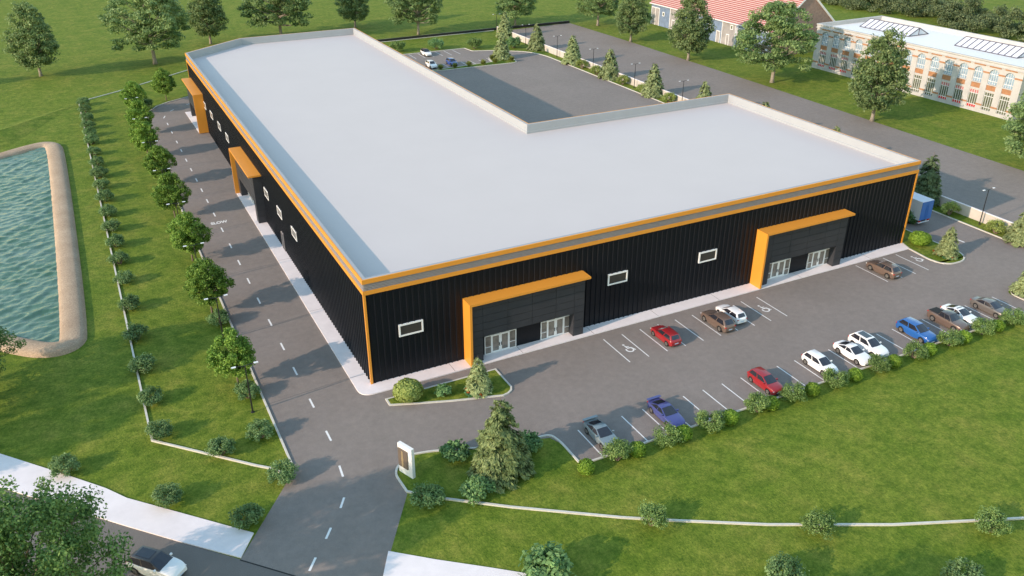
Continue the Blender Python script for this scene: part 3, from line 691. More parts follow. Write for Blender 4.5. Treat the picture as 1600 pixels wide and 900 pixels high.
P_purple = paint('violet_blue', (0.065, 0.075, 0.235), .3, .2); P_blue = paint('blue', (0.016, 0.10, 0.33)); P_greybrown = paint('grey_brown', (0.16, 0.14, 0.125), .32, .3); P_darkroof = paint('dark_brown_roof', (0.06, 0.05, 0.045)); P_deepblue = paint('deep_blue', (0.02, 0.06, 0.26))
G1, G2, G3 = 'cars parked against the warehouse', 'cars parked along the front shrubs', 'cars in the rear car park'
make_car('hatch', P_red, 'red hatchback parked nose-in beside the accessible bay near the middle windows', G1, (34.05, -6.7), 0)
make_car('suv', P_brown, 'brown estate car parked nose-in right beside a white hatchback', G1, (41.75, -6.75), 0)
make_car('hatch', P_white, 'white hatchback parked nose-in right beside the brown estate car', G1, (44.35, -6.1), 0)
make_car('suv', P_brown, 'brown car parked alone before the far right entrance of the warehouse', G1, (71.1, -5.75), 0)
make_car('coupe', P_greyblue, 'grey blue coupe with rear wing in the bay nearest the driveway', G2, (17.05, -19.5), math.pi, wing=True)
make_car('coupe', P_purple, 'violet blue coupe with rear wing in the front row', G2, (24.8, -19.5), math.pi, wing=True)
make_car('hatch', P_red, 'red hatchback facing the shrubs in the front row', G2, (37.75, -19.65), math.pi)
make_car('hatch', P_white, 'plain white hatchback left of the two white cars side by side', G2, (45.65, -19.65), math.pi)
make_car('coupe', P_white, 'low white coupe with dark rear glass between two other white cars', G2, (50.75, -19.65), math.pi)
make_car('suv', P_white, 'white estate car with large dark glass sunroof in the front row', G2, (53.45, -19.35), math.pi, sunroof=True)
make_car('suv', P_blue, 'bright blue hatchback in the front row among the shrubs', G2, (61.1, -19.6), math.pi)
make_car('pickup', P_brown, 'brown pickup with dark load bed next to a white coupe', G2, (66.75, -19.5), math.pi, roofm=P_darkroof, bed=True)
make_car('coupe', P_white, 'white coupe with dark sunroof squeezed right beside the brown pickup', G2, (69.35, -19.2), math.pi, sunroof=True)
make_car('sedan', P_greybrown, 'grey brown sedan at the far right end of the front row', G2, (74.35, -19.65), math.pi)
make_car('suv', P_white, 'white car with dark roof parked by the back shrubs of the rear car park', G3, (66.5, 150.2), math.pi*.0+math.pi, roofm=P_darkroof)
make_car('suv', P_white, 'white car half hidden behind the warehouse roof edge', G3, (62.3, 135.9), math.pi)
make_car('suv', P_deepblue, 'dark blue car parked by the palm-like shrubs in the rear car park', G3, (68.2, 136.0), math.pi)
make_car('suv', P_white, 'white car with brown roof driving on the street beside the big tree', None, (-24.1, -17.85), math.atan2(-.7271, .6865)-math.pi/2, roofm=P_darkroof, sunroof=True)

# ------------------------------------------------------------------ box truck behind the building
tk = empty('box_truck', (89.6, 3.1, 0.006)); tag(tk, 'box truck with white sides and blue rear doors behind the warehouse corner', 'truck')
P_truckblue = mat('truck_blue_mat', (0.03, 0.13, 0.42), 0.5, var=0.05, scale=2); P_box = mat('truck_box_mat', (0.62, 0.64, 0.70), 0.5, var=0.03, scale=1)
MB().box(-1.25, 0.0, 1.05, 1.25, 7.0, 4.06).build('cargo_box', P_box, tk)
for s in (-1, 1):
    q = MB(); x0, x1 = sorted((s*.012, s*1.235)); q.box(x0, -.05, 1.07, x1, -.003, 4.0); d = q.build('rear_door', P_truckblue, tk)
    q = MB(); q.tube([(s*.2, -.075, 1.15), (s*.2, -.075, 3.45)], .025, 6); q.build('locking_bar', P_truckblue, d)
MB().box(-.45, .15, .62, .45, 8.8, 1.04).build('chassis', M['under'], tk)
MB().box(-1.2, .05, .55, 1.2, .28, .72).build('rear_bumper', P_box, tk)
for s in (-1, 1):
    q = MB(); x0, x1 = sorted((s*.75, s*1.18)); q.box(x0, .02, .73, x1, .12, .95); q.build('tail_light', M['taillight'], tk)
    q = MB(); x0, x1 = sorted((s*.95, s*1.2)); q.box(x0, -.06, 1.05, x1, -.0031, 1.068); q.build('marker_light', mat('amber_mat', (.6, .22, .02), .4) if s < 0 else bpy.data.materials['amber_mat'], tk)
MB().box(-.28, .035, .57, .28, .049, .70).build('number_plate', M['plate'], tk)
MB().prism([(-1.15, 7.15), (1.15, 7.15), (1.15, 8.9), (.95, 9.1), (-.95, 9.1), (-1.15, 8.9)], .6, 2.6).build('cab', P_truckblue, tk)
q = MB(); q.box(-.98, 9.09, 1.5, .98, 9.115, 2.4); q.build('windscreen', M['carglass'], tk)
for s in (-1, 1):
    for y in (1.6, 2.65, 8.0):
        q = MB(); q.tube([(s*1.2, y, .5), (s*.82, y, .5)], .5, 18); w = q.build('wheel', M['tyre'], tk)
        q = MB(); q.tube([(s*1.205, y, .5), (s*1.19, y, .5)], .27, 14); q.build('rim', M['rim'], w)

# ------------------------------------------------------------------ foliage
def leaves_mesh(name, mats, pos, nrm, size, tint, aspect=1.0, extra=None, mi=None, dirs=None):
    """one rhombus-like leaf per position; nrm = leaf normal, dirs = leaf long axis (optional)"""
    n = len(pos); rs = np.random.RandomState(n % 9973)
    if dirs is None:
        rnd = rs.normal(size=(n, 3)); a = rnd - (rnd*nrm).sum(1, keepdims=True)*nrm
    else: a = dirs - (dirs*nrm).sum(1, keepdims=True)*nrm
    a /= np.linalg.norm(a, axis=1, keepdims=True)+1e-9; b = np.cross(nrm, a); b /= np.linalg.norm(b, axis=1, keepdims=True)+1e-9
    s = np.asarray(size).reshape(-1, 1) if hasattr(size, '__len__') else np.full((n, 1), size)
    la = a*s*0.5*aspect; lb = b*s*0.5
    v = np.empty((n, 4, 3)); v[:, 0] = pos-la; v[:, 1] = pos+lb*0.9-la*0.1; v[:, 2] = pos+la; v[:, 3] = pos-lb*0.9-la*0.1
    v = v.reshape(-1, 3); me = bpy.data.meshes.new(name)
    ev, ef = extra if extra else ([], [])
    nv = len(v)+len(ev); nf = n+len(ef)
    fs = [tuple(range(4*i, 4*i+4)) for i in range(n)] + [tuple(j+4*n for j in f) for f in ef]
    me.from_pydata([tuple(p) for p in v]+[tuple(p) for p in ev], [], fs)
    at = me.attributes.new('tint', 'FLOAT', 'FACE'); at.data.foreach_set('value', np.concatenate([np.clip(tint, 0, 1), np.full(len(ef), 0.15)]).astype(np.float32))
    for mm in mats: me.materials.append(mm)
    if mi is not None: me.polygons.foreach_set('material_index', np.concatenate([mi, np.zeros(len(ef), int)]).astype(np.int32))
    me.update(); return me

def clumps(rs, centres, radii, per, squash=1.0, up=0.35, size=0.3, sj=0.3):
    """leaf clumps round given centres; tint differs from clump to clump and leaf to leaf"""
    P, N, T, S = [], [], [], []
    for c, r, k in zip(centres, radii, per):
        d = rs.normal(size=(k, 3)); d /= np.linalg.norm(d, axis=1, keepdims=True); q = d*(rs.rand(k, 1)**0.45)*r; q[:, 2] *= squash
        n = d*0.7 + rs.normal(size=(k, 3))*0.6; n[:, 2] += up; n /= np.linalg.norm(n, axis=1, keepdims=True)
        P.append(c+q); N.append(n); T.append(np.clip(rs.rand()*0.55+0.22+rs.normal(size=k)*0.22, 0, 1)); S.append(size*(1+sj*(rs.rand(k)-0.5)*2))
    return np.concatenate(P), np.concatenate(N), np.concatenate(T), np.concatenate(S)

def trunk_mesh(rs, h, r, limbs, m, fork=0.3, tip_from=None):
    mb = MB(); lean = rs.normal(size=2)*0.02*h
    top = Vector((lean[0], lean[1], h)); mb.tube([(0, 0, -0.1), (0, 0, h*.06), top*0.35, top*0.7, top], [r*1.5, r*1.05, r*.85, r*.55, r*.12], 8)
    for c in limbs:
        c = Vector(c); t = min(0.85, max(fork, (c.z/h)*0.62)); s = top*t; mid = s*0.5+c*0.5; mid.z -= (c-s).length*0.06
        rr = r*(1-t)*0.62+0.012
        mb.tube([s, mid, c], [rr, rr*.6, rr*.15], 5, cap=False)
    return mb.mesh('trunk', m, smooth=True)

def tree_proto(name, seed, shape, h, rad, base, nclump, per, csize, leaf, lm, bm, tr, squash=0.7, fork=0.25, up=0.35, shell=0.55, nlimb=16):
    """shape(t)->radius factor for t in 0..1 from crown base to top"""
    rs = np.random.RandomState(seed); cs = []
    while len(cs) < nclump:
        t = rs.rand(); f = shape(t)
        if rs.rand() > f*1.0+0.05: continue
        a = rs.rand()*2*math.pi; q = (shell+(1-shell)*rs.rand()**0.6) if rs.rand() < 0.78 else rs.rand()*shell
        wob = 1+0.16*math.sin(3*a+seed)+0.10*math.sin(5*a+2*seed+6*t)
        cs.append((math.cos(a)*rad*f*q*wob, math.sin(a)*rad*f*q*wob, base+(h-base)*t+rs.normal()*0.15))
    cs = np.array(cs); rr = csize*(0.7+0.7*rs.rand(nclump))
    P, N, T, S = clumps(rs, cs, rr, [int(per*(0.6+0.8*rs.rand())) for _ in range(nclump)], squash, up, leaf)
    root = empty(name); link('crown', leaves_mesh(name+'_crown', [lm], P, N, S, T, 1.5), root)
    li = sorted(range(nclump), key=lambda i: -np.hypot(cs[i][0], cs[i][1]))[:nlimb*2]; li = li[::2]+list(rs.choice(nclump, min(6, nclump), replace=False))
    link('trunk', trunk_mesh(rs, base+(h-base)*0.8, tr, [cs[i] for i in li], bm, fork), root)
    return root

egg = lambda t: max(0.05, math.sin(math.pi*min(1, (t*0.86+0.10)))**0.75)*(1.0 if t < .45 else 1-0.28*((t-.45)/.55))
cone_egg = lambda t: max(0.08, (0.62+1.5*t if t < .25 else 1.0-0.78*((t-.25)/.75)**1.35))
dome = lambda t: max(0.1, math.sqrt(max(0, 1-(max(0, t-0.28)/0.74)**2)) * (0.72+t if t < .28 else 1))
PROTO = {}
PROTO['row'] = [tree_proto('roadside_tree', 11+k, egg, 7.3, 2.5, 1.7, 180, 80, 0.48, 0.17, L['row'], M['bark'], 0.11, 0.8, .28) for k in range(3)]
PROTO['broad'] = [tree_proto('broad_tree', 31+k, dome, 18.5, 8.9, 4.4, 210, 130, 1.45, 0.36, L['broad'], M['barkgrey'], 0.42, 0.45, .24, .6, nlimb=24) for k in range(3)]
PROTO['dense'] = [tree_proto('tall_tree', 51+k, cone_egg, 17.6, 5.5, 3.0, 300, 62, 1.0, 0.33, L['dense'], M['barkgrey'], 0.34, 0.7, .25, .45, nlimb=22) for k in range(3)]

used = set()
def place(protos, idx, loc, rz, sc, label, cat, group):
    p = protos[idx % len(protos)]
    o = p if p.name not in used else copy_tree(p); used.add(p.name)
    o.location = (loc[0], loc[1], loc[2] if len(loc) > 2 else 0); o.rotation_euler = (0, 0, rz); o.scale = (sc, sc, sc) if not isinstance(sc, tuple) else sc
    tag(o, label, cat, group); return o
rg = random.Random(7)
for i, (x, y, s) in enumerate([(-13.0, 6.3, .93), (-12.7, 24.4, 1.03), (-12.5, 41.2, 1.0), (-12.5, 59.0, 1.0), (-12.3, 75.0, .97), (-12.9, 92.0, .98), (-12.2, 107.6, .95), (-11.8, 124.2, .98), (-4.5, 132.9, .98)]):
    place(PROTO['row'], i, (x, y), rg.uniform(0, 6.28), s, 'round bright green roadside tree left of the warehouse, %s from the driveway' % ORD[i] if i < 8 else 'round green roadside tree standing apart where the left road bends behind the warehouse', 'tree', 'round trees along the left road')
FAR = [('dense', -29.9, 172.2, 1.04, 'tall dark tree alone on the back lawn at the far left corner'),
       ('broad', -2.3, 173.3, 1.12, 'wide pale green tree beside the far left corner of the warehouse'),
       ('dense', 15.5, 193.2, 1.0, 'tall dark tree between the two wide trees behind the warehouse left end'),
       ('broad', 36.1, 192.2, 1.08, 'wide pale green tree rising behind the back parapet of the roof'),
       ('dense', 61.5, 198.8, .93, 'tall dark tree rising behind the highest back corner of the roof'),
       ('broad', 75.4, 178.7, .94, 'wide pale tree beside the dark low wall behind the rear car park'),
       ('broad', 108.9, 178.2, .80, 'smaller pale tree at the end of the pale wall beyond the conifers'),
       ('broad', 132.8, 165.9, .86, 'wide pale tree at the far right corner of the rear yard'),
       ('dense', 127.9, 139.7, .92, 'tall tree at the left end of the blue red-roofed barn'),
       ('dense', 127.9, 111.8, 1.02, 'tall tree in front of the middle of the blue barn'),
       ('broad', 131.0, 82.3, 1.02, 'wide tree between the brick barn gable and the white building'),
       ('dense', 126.9, 47.2, 1.06, 'tall tree in front of the white arched-window building'),
       ('broad', 130.2, 12.0, .82, 'wide pale tree cut by the right edge past the white building')]
for i, (k, x, y, s, lb) in enumerate(FAR): place(PROTO[k], i, (x, y), rg.uniform(0, 6.28), s, lb, 'tree', None)
place(PROTO['dense'], 1, (-78, 166, 0), 1.0, 1.05, 'tall dark tree beyond the left edge shading the back lawn', 'tree', None)
bigtree = tree_proto('street_tree', 77, dome, 13.6, 6.6, 3.2, 330, 150, 0.95, 0.17, L['big'], M['bark'], 0.3, 0.75, .25, .55, nlimb=30)
bigtree.location = (-32.7, -23.0, 0); bigtree.scale = (1, 1, 1.05); bigtree.rotation_euler = (0, 0, .6); tag(bigtree, 'large leafy dark green tree over the street in the bottom left corner', 'tree')
c2 = copy_tree(bigtree); c2.location = (-39.6, 16.0, 0); c2.rotation_euler = (0, 0, 2.1); c2.scale = (.86, .86, .80); tag(c2, 'leafy tree at the left edge overhanging the pond bank', 'tree')
c3 = copy_tree(bigtree); c3.location = (-52, 4.5, 0); c3.rotation_euler = (0, 0, 4.0); c3.scale = (.9, .9, .82); tag(c3, 'leafy tree beyond the left edge shading the lawn', 'tree')
c4 = copy_tree(bigtree); c4.location = (8, -50, 0); c4.rotation_euler = (0, 0, 5.0); c4.scale = (.75, .75, .72); tag(c4, 'leafy tree below the lower edge shading the front lawn', 'tree')

# shrubs -----------------------------------------------------------
def shrub_proto(name, seed, rad, h, ncl, per, cs, leaf, lm, stem=True, flat=0.9, low=0.16):
    rs = np.random.RandomState(seed); P0 = []
    for _ in range(ncl):
        d = rs.normal(size=3); d[2] = abs(d[2])*0.9-0.25; d /= np.linalg.norm(d); q = 0.6+0.4*rs.rand()
        P0.append((d[0]*rad*q, d[1]*rad*q, max(low*h, h*0.45+d[2]*h*0.5*q)))
    P0 = np.array(P0); P, N, T, S = clumps(rs, P0, cs*(0.75+0.5*rs.rand(ncl)), [int(per*(0.7+0.6*rs.rand())) for _ in range(ncl)], flat, 0.45, leaf)
    P[:, 2] = np.maximum(P[:, 2], 0.05)
    root = empty(name); link('foliage', leaves_mesh(name+'_foliage', [lm], P, N, S, T, 1.4), root)
    if stem:
        mb = MB()
        for c in P0[::3]: mb.tube([(c[0]*.08, c[1]*.08, -.05), (c[0]*.5, c[1]*.5, c[2]*.5), tuple(c)], [.05, .035, .012], 5, cap=False)
        link('stems', mb.mesh('stems', M['bark']), root)
    return root
PROTO['shrub'] = [shrub_proto('shrub', 101+k, 1.12, 1.75, 40, 80, .42, .12, L['shrub']) for k in range(3)]
PROTO['lit'] = [shrub_proto('leafy_shrub', 121+k, 1.15, 1.6, 34, 52, .42, .19, L['shrub_lit']) for k in range(2)]
PROTO['feather'] = [shrub_proto('feathery_shrub', 141+k, 1.25, 2.0, 34, 90, .46, .115, L['feather']) for k in range(3)]
PROTO['yellow'] = [shrub_proto('spreading_shrub', 161+k, 1.2, 1.95, 36, 80, .40, .13, L['yellow'], low=.45) for k in range(2)]
PROTO['lawnball'] = [shrub_proto('round_shrub', 171+k, 2.3, 3.6, 46, 70, .8, .26, L['shrub_lit'] if k else L['feather'], low=.3) for k in range(2)]
def ball_proto(name, seed, rad, h, n, leaf, lm, sharp=1.0):
    rs = np.random.RandomState(seed); d = rs.normal(size=(n, 3)); d /= np.linalg.norm(d, axis=1, keepdims=True)
    lump = 1+0.05*np.sin(7*d[:, 0]+seed)*np.sin(6*d[:, 1])+0.04*np.sin(11*d[:, 2]+3*d[:, 0])
    r = (0.93+0.09*rs.rand(n))*lump; P = d*r[:, None]*np.array([rad, rad, h/2]); P[:, 2] += h*0.5
    k = P[:, 2] > 0.02; P, dd = P[k], d[k]; N = dd+rs.normal(size=dd.shape)*0.45; N /= np.linalg.norm(N, axis=1, keepdims=True)
    cell = np.sin(9*dd[:, 0]+seed)*np.sin(9*dd[:, 1]+1)*np.sin(9*dd[:, 2])
    T = np.clip(0.5+cell*0.35+rs.normal(size=len(P))*0.2, 0, 1)
    ev, ef = [], []; A, B_ = 12, 7
    for j in range(B_+1):
        ph = math.pi*j/B_
        for i in range(A):
            th = 2*math.pi*i/A; ev.append((.88*rad*math.sin(ph)*math.cos(th), .88*rad*math.sin(ph)*math.sin(th), max(0, h*.5-.88*h*.5*math.cos(ph))))
    for j in range(B_):
        for i in range(A): ef.append((j*A+i, j*A+(i+1) % A, (j+1)*A+(i+1) % A, (j+1)*A+i))
    root = empty(name); link('foliage', leaves_mesh(name, [lm], P, N, leaf*(0.7+0.6*rs.rand(len(P))), T, 1.3, (ev, ef)), root); return root
PROTO['ball'] = [ball_proto('ball_shrub', 201+k, .82, 1.5, 1500, .13, L['ball']) for k in range(2)]
PROTO['mound'] = [ball_proto('rounded_shrub', 211, 1.55, 2.1, 3200, .18, L['yellow']), ball_proto('rounded_shrub', 212, 1.5, 1.9, 3000, .17, L['ball'])]
for p in PROTO['shrub']: pass
# column of shrubs on the left edging wall
YS = [0.6, 7.2, 14.2, 21.7, 30.0, 38.2, 44.8, 51.2, 57.8, 64.4, 71.4, 78.0, 84.3, 90.9, 98.0, 105.6, 111.2, 116.9, 123.2, 130.2, 136.8]
for i, y in enumerate(YS):
    place(PROTO['shrub'], i, (-21.75, y), rg.uniform(0, 6.28), rg.uniform(.98, 1.2), 'small dark shrub on the white edging wall by the pond, %s from its near corner' % ORD[i], 'shrub', 'shrubs along the pond side edging wall')
for x, y, s, lb in [(-30.3, -1.2, 1.05, 'dark shrub on the grass just above the white pavement, nearest the left edge'), (-22.3, -9.8, 1.05, 'dark shrub on the grass between the pavement and the edging wall corner'),
                    (-16.5, -15.6, 1.05, 'dark shrub at the pavement end beside the driveway mouth'), (-16.7, -4.9, 1.05, 'dark shrub inside the edging wall, midway along its short front side'),
                    (-12.9, -4.0, 1.05, 'dark shrub on the grass behind the end of the edging wall'), (-12.45, -11.3, 1.08, 'dark shrub at the end of the edging wall touching the road'),
                    (-12.6, 3.6, 1.05, 'dark shrub below the first roadside tree beside the lamp'), (-12.4, 21.0, 1.05, 'dark shrub under the second roadside tree beside the left road'), (-9.6, 127.6, 1.5, 'dark shrub where the left road bends beside the last trees'),
                    (-1.7, -20.4, 1.15, 'dark shrub at the start of the curved white edging wall by the sign')]:
    place(PROTO['shrub'], rg.randrange(3), (x, y), rg.uniform(0, 6.28), s, lb, 'shrub', None)
for i, (x, y, s) in enumerate([(14.4, -31.6, 1.05), (26.6, -38.8, 1.05), (39.8, -45.4, 1.05)]):
    place(PROTO['feather'], i, (x, y), rg.uniform(0, 6.28), s, 'grey green shrub sitting on the curved white edging wall, %s from its left end' % ORD[i], 'shrub', 'shrubs on the curved edging wall')
for i, (x, y, s, lb) in enumerate([(3.0, -15.6, 1.1, 'light green leafy shrub between the sign and the big conifer'), (2.6, -21.6, 1.15, 'light green leafy shrub in front of the big conifer left side'), (9.7, -17.6, 1.1, 'light green leafy shrub half hidden right behind the big conifer'),
                                 (3.6, -33.0, 1.7, 'large light green shrub at the lower edge right of the pavement'), (6.0, -5.5, .72, 'small glossy leafy shrub in the middle of the kerbed lawn island'), (89.0, 5.6, 1.5, 'leafy shrub squeezed between the warehouse corner and the truck')]):
    place(PROTO['lit'], i, (x, y, .1 if i == 4 else 0), rg.uniform(0, 6.28), s, lb, 'shrub', None)
place(PROTO['shrub'], 1, (20.0, -41.8), 0.5, 1.3, 'dark shrub cut by the lower edge below the middle wall shrub', 'shrub', None)
place(PROTO['shrub'], 2, (32.4, -48.2), 2.5, 1.2, 'dark shrub cut by the lower edge at the far right', 'shrub', None)
for i, x in enumerate([13.0, 18.7, 24.2, 30.0, 35.4, 41.1, 47.3, 53.3, 59.0, 64.8, 70.8]):
    place(PROTO['ball'], i, (x, -23.2), rg.uniform(0, 6.28), rg.uniform(.95, 1.05), 'clipped bright green ball shrub before the front row, %s from the left' % ORD[i], 'shrub', 'ball shrubs along the front row')
for i, x in enumerate([16.6, 22.4, 27.7, 33.8, 38.7, 44.7, 51.0, 56.8, 62.8, 68.6, 74.0, 79.4]):
    place(PROTO['feather'], i, (x, -22.95), rg.uniform(0, 6.28), rg.uniform(.94, 1.06), 'loose grey green shrub before the front row, %s from the left' % ORD[i], 'shrub', 'loose shrubs along the front row')
place(PROTO['mound'], 0, (2.5, -4.45, .08), 0, 1.0, 'large rounded yellow green shrub at the left tip of the kerbed island', 'shrub', None)
place(PROTO['mound'], 1, (83.2, -1.5, .08), 0, 1.0, 'rounded bright green shrub on the island at the right warehouse corner', 'shrub', None)
for i, (x, y, s, lb) in enumerate([(96.9, 4.2, 1.15, 'spreading yellow green shrub by the pale wall beside the truck'), (96.9, -3.9, 1.1, 'spreading yellow green shrub by the pale wall right of the lamp'),
                                 (97.1, 78.8, 1.2, 'spreading yellow green shrub by the pale wall nearest the roof edge'), (97.0, 88.6, 1.2, 'spreading yellow green shrub hugging the nearest conifer of the yard row'), (97.1, 97.6, 1.2, 'spreading yellow green shrub between the two nearest conifers of the yard row'),
                                 (97.0, 109.3, 1.2, 'spreading yellow green shrub hugging the third conifer of the yard row'), (97.1, 116.6, 1.2, 'spreading yellow green shrub between the second and third far conifers')]):
    place(PROTO['yellow'], i, (x, y), rg.uniform(0, 6.28), s, lb, 'shrub', 'spreading shrubs along the pale wall')
for i, (x, y, lb) in enumerate([(61.0, 157.9, 'round shrub beside the roof edge behind the rear car park'), (72.1, 156.3, 'round shrub behind the white car with dark roof in the rear car park'), (82.2, 151.8, 'round shrub behind the empty bays of the rear car park'), (92.6, 147.6, 'round shrub between the far conifers behind the rear car park')]):
    place(PROTO['lawnball'], i, (x, y), rg.uniform(0, 6.28), .9, lb, 'shrub', None)
# palm-like shrubs in the strip
def palm_proto():
    rs = np.random.RandomState(5); P, N, D, T = [], [], [], []
    for k in range(120):
        a = rs.rand()*2*math.pi; e = 0.15+rs.rand()*1.1; L_ = 0.7+rs.rand()*0.5; d = np.array([math.cos(a)*math.cos(e), math.sin(a)*math.cos(e), math.sin(e)])
        P.append(d*L_*0.55+np.array([0, 0, .25])); D.append(d); T.append(rs.rand())
        n = np.array([-math.cos(a)*math.sin(e), -math.sin(a)*math.sin(e), math.cos(e)])+rs.normal(size=3)*.3; N.append(n/np.linalg.norm(n))
    root = empty('palm_shrub'); link('foliage', leaves_mesh('palm_shrub', [L['olive']], np.array(P), np.array(N), .22, np.array(T), 5.0, dirs=np.array(D)), root); return root
PROTO['palm'] = [palm_proto()]
for i, (x, y, lb) in enumerate([(63.2, 131.9, 'palm-like shrub in the planted strip nearest the roof edge'), (67.3, 131.9, 'palm-like shrub in the planted strip before the dark blue car'), (71.4, 131.9, 'palm-like shrub in the planted strip right of the dark blue car'), (75.6, 131.9, 'palm-like shrub midway between the dark blue car and the strip conifer'),
                              (79.3, 132.3, 'palm-like shrub at the left foot of the strip conifer'), (80.4, 136.4, 'palm-like shrub behind the strip conifer on its left'), (84.2, 132.2, 'palm-like shrub at the right tip of the planted strip')]):
    place(PROTO['palm'], i, (x, y, .1), i*1.3, 1.15, lb, 'shrub', 'palm-like shrubs in the planted strip')

# conifers ----------------------------------------------------------
def conifer_proto(name, seed, h, rad, lm, n=5200, leaf=.34, jit=.12, pw=.80):
    rs = np.random.RandomState(seed); P, N, D, T, S = [], [], [], [], []
    nb = 260
    for b_ in range(nb):
        t = (b_+rs.rand())/nb; t = 1-math.sqrt(1-t*0.985); z = 0.35+t*(h-0.35); a = rs.rand()*2*math.pi
        rr = rad*(1-t)**pw*(1-jit+2*jit*rs.rand())+0.05; k = max(6, int(n/nb*(0.35+1.25*(1-t)))); bt = rs.rand()*0.5+0.2
        out = np.array([math.cos(a), math.sin(a), 0]); side = np.array([-math.sin(a), math.cos(a), 0])
        for q in rs.rand(k)**0.55:
            w = (1-q*0.55)*rr*0.26; drop = 0.10*rr*q-0.22*rr*q*q
            p = out*rr*q+side*rs.normal()*w*0.6+np.array([0, 0, z+drop+rs.normal()*0.05*rad*0.5])
            d = out*0.8+side*rs.normal()*0.5+np.array([0, 0, -0.25+rs.normal()*.25]); nn = np.array([0, 0, .75])+out*0.75+rs.normal(size=3)*0.38
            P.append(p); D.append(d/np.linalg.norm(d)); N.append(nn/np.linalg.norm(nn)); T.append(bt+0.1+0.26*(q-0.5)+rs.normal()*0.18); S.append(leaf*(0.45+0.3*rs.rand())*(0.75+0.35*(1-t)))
    root = empty(name)
    link('crown', leaves_mesh(name+'_crown', [lm], np.array(P), np.array(N), np.array(S), np.array(T), 2.6, dirs=np.array(D)), root)
    link('trunk', MB().tube([(0, 0, -.1), (0, 0, h*.5), (0, 0, h*.95)], [.05*rad+.06, .03*rad+.03, .015], 7).mesh('trunk', M['bark']), root)
    return root
bigc = conifer_proto('conifer', 301, 8.9, 2.75, L['conifer'], 15000, .34, .16, .68); bigc.location = (6.1, -19.3, 0); tag(bigc, 'big grey green conifer on the lawn right of the entrance sign', 'conifer')
PROTO['con'] = [conifer_proto('conifer', 311+k, 8.3, 2.85, L['conifer_lit'], 10500, .36, .10, .82) for k in range(2)]
PROTO['scon'] = [conifer_proto('conifer', 321, 5.0, 1.55, L['conifer_lit'], 6500, .24, .10, .80)]
for i, (y, lb) in enumerate([(85.6, 'nearest visible conifer of the row along the rear yard wall'), (104.3, 'second nearest conifer of the row along the rear yard wall'), (122.6, 'third nearest conifer of the row along the rear yard wall'), (142.6, 'farthest single conifer of the row along the rear yard wall'),
                             (163.0, 'conifer at the very end of the pale wall behind the strip conifer'), (67.0, 'conifer peeping over the right wing back parapet'), (48.5, 'conifer of which only the tip shows over the right parapet'), (30.2, 'conifer tip nearest the right end of the parapet')]):
    place(PROTO['con'], i, (97.6, y), rg.uniform(0, 6.28), (1, 1, 1), lb, 'conifer', 'conifers along the pale wall')
place(PROTO['con'], 0, (83.2, 136.4, .1), .5, (.92, .92, .96), 'conifer in the planted strip at the tip of the rear car park', 'conifer', None)
cc_ = conifer_proto('conifer', 331, 8.2, 2.3, L['conifer_dark'], 9000, .38, .14, .6); cc_.location = (97.6, 9.8, 0); cc_.scale = (1.12, 1.12, 1.1); tag(cc_, 'dark green conifer behind the truck at the right warehouse corner', 'conifer')
place(PROTO['scon'], 0, (9.75, -6.5, .1), 0, (.95, .95, .93), 'small conifer in a flower ring on the kerbed island by the left entrance', 'conifer', None)
place(PROTO['scon'], 0, (83.4, -6.0, .1), 2, (1.05, 1.05, 1.0), 'small conifer in a flower ring on the island by the right warehouse corner', 'conifer', None)
place(PROTO['scon'], 0, (97.3, -7.7), 3, (1.55, 1.55, 1.2), 'small conifer cut by the right edge before the end of the pale wall', 'conifer', None)
place(PROTO['scon'], 0, (82.9, -18.9, .1), 4, (1.35, 1.35, 1.1), 'small conifer cut by the right edge above the end of the front row', 'conifer', None)
def flower_ring(loc, rad, fm, label):
    rs = np.random.RandomState(int(loc[0]*10)); P, N, T, mi = [], [], [], []
    for k in range(26):
        a = 2*math.pi*k/26+rs.rand()*.2; r = rad*(.75+.35*rs.rand()); red = (k % 5) in (1, 3); c = np.array([math.cos(a)*r, math.sin(a)*r, .18+(.14 if red else 0)])
        for _ in range(34 if not red else 26):
            d = rs.normal(size=3); d[2] = abs(d[2]); d /= np.linalg.norm(d); P.append(c+d*.26*rs.rand()**.5*np.array([1, 1, .8])); n = d+np.array([0, 0, .6]); N.append(n/np.linalg.norm(n)); T.append(rs.rand()); mi.append(1 if red else 0)
    me = leaves_mesh('flower_ring', [L['bedgreen'], fm], np.array(P), np.array(N), .17, np.array(T), 1.4, mi=np.array(mi))
    o = link('flower_bed', me, None, loc); tag(o, label, 'flower bed')
flower_ring((9.75, -6.5, .1), 1.35, L['bedred'], 'ring of green and rust flowers round the island conifer by the left entrance')
flower_ring((83.4, -6.0, .1), 1.5, L['bedred'], 'ring of green and rust flowers round the conifer at the right corner')
flower_ring((83.2, -18.6, .1), 1.7, L['bedpink'], 'pink flowers round the conifer at the right edge')

# ------------------------------------------------------------------ white arched-window building
M['stone'] = mat('cream_stone_mat', (0.44, 0.43, 0.415), 0.8, var=0.10, scale=0.5)
M['terracotta'] = mat('terracotta_mat', (0.36, 0.175, 0.085), 0.8, var=0.22, scale=1.2)
M['paneblue'] = mat('pale_pane_mat', (0.27, 0.37, 0.45), 0.08, var=0.5, scale=0.35, spec=0.8)
M['panedark'] = mat('lower_pane_mat', (0.13, 0.145, 0.10), 0.08, var=0.6, scale=0.6, spec=0.8)
M['redpanel'] = mat('red_panel_mat', (0.50, 0.02, 0.02), 0.5)
M['skyglass'] = mat('skylight_glass_mat', (0.62, 0.64, 0.70), 0.15, var=0.05, scale=1)
M['skyframe'] = mat('skylight_frame_mat', (0.10, 0.095, 0.12), 0.5)
wbl = empty('arched_building', (151.75, 90.3, 0), math.atan2(-.9997, .0246)); tag(wbl, 'long two-storey cream building with arched windows and two roof skylights', 'building')
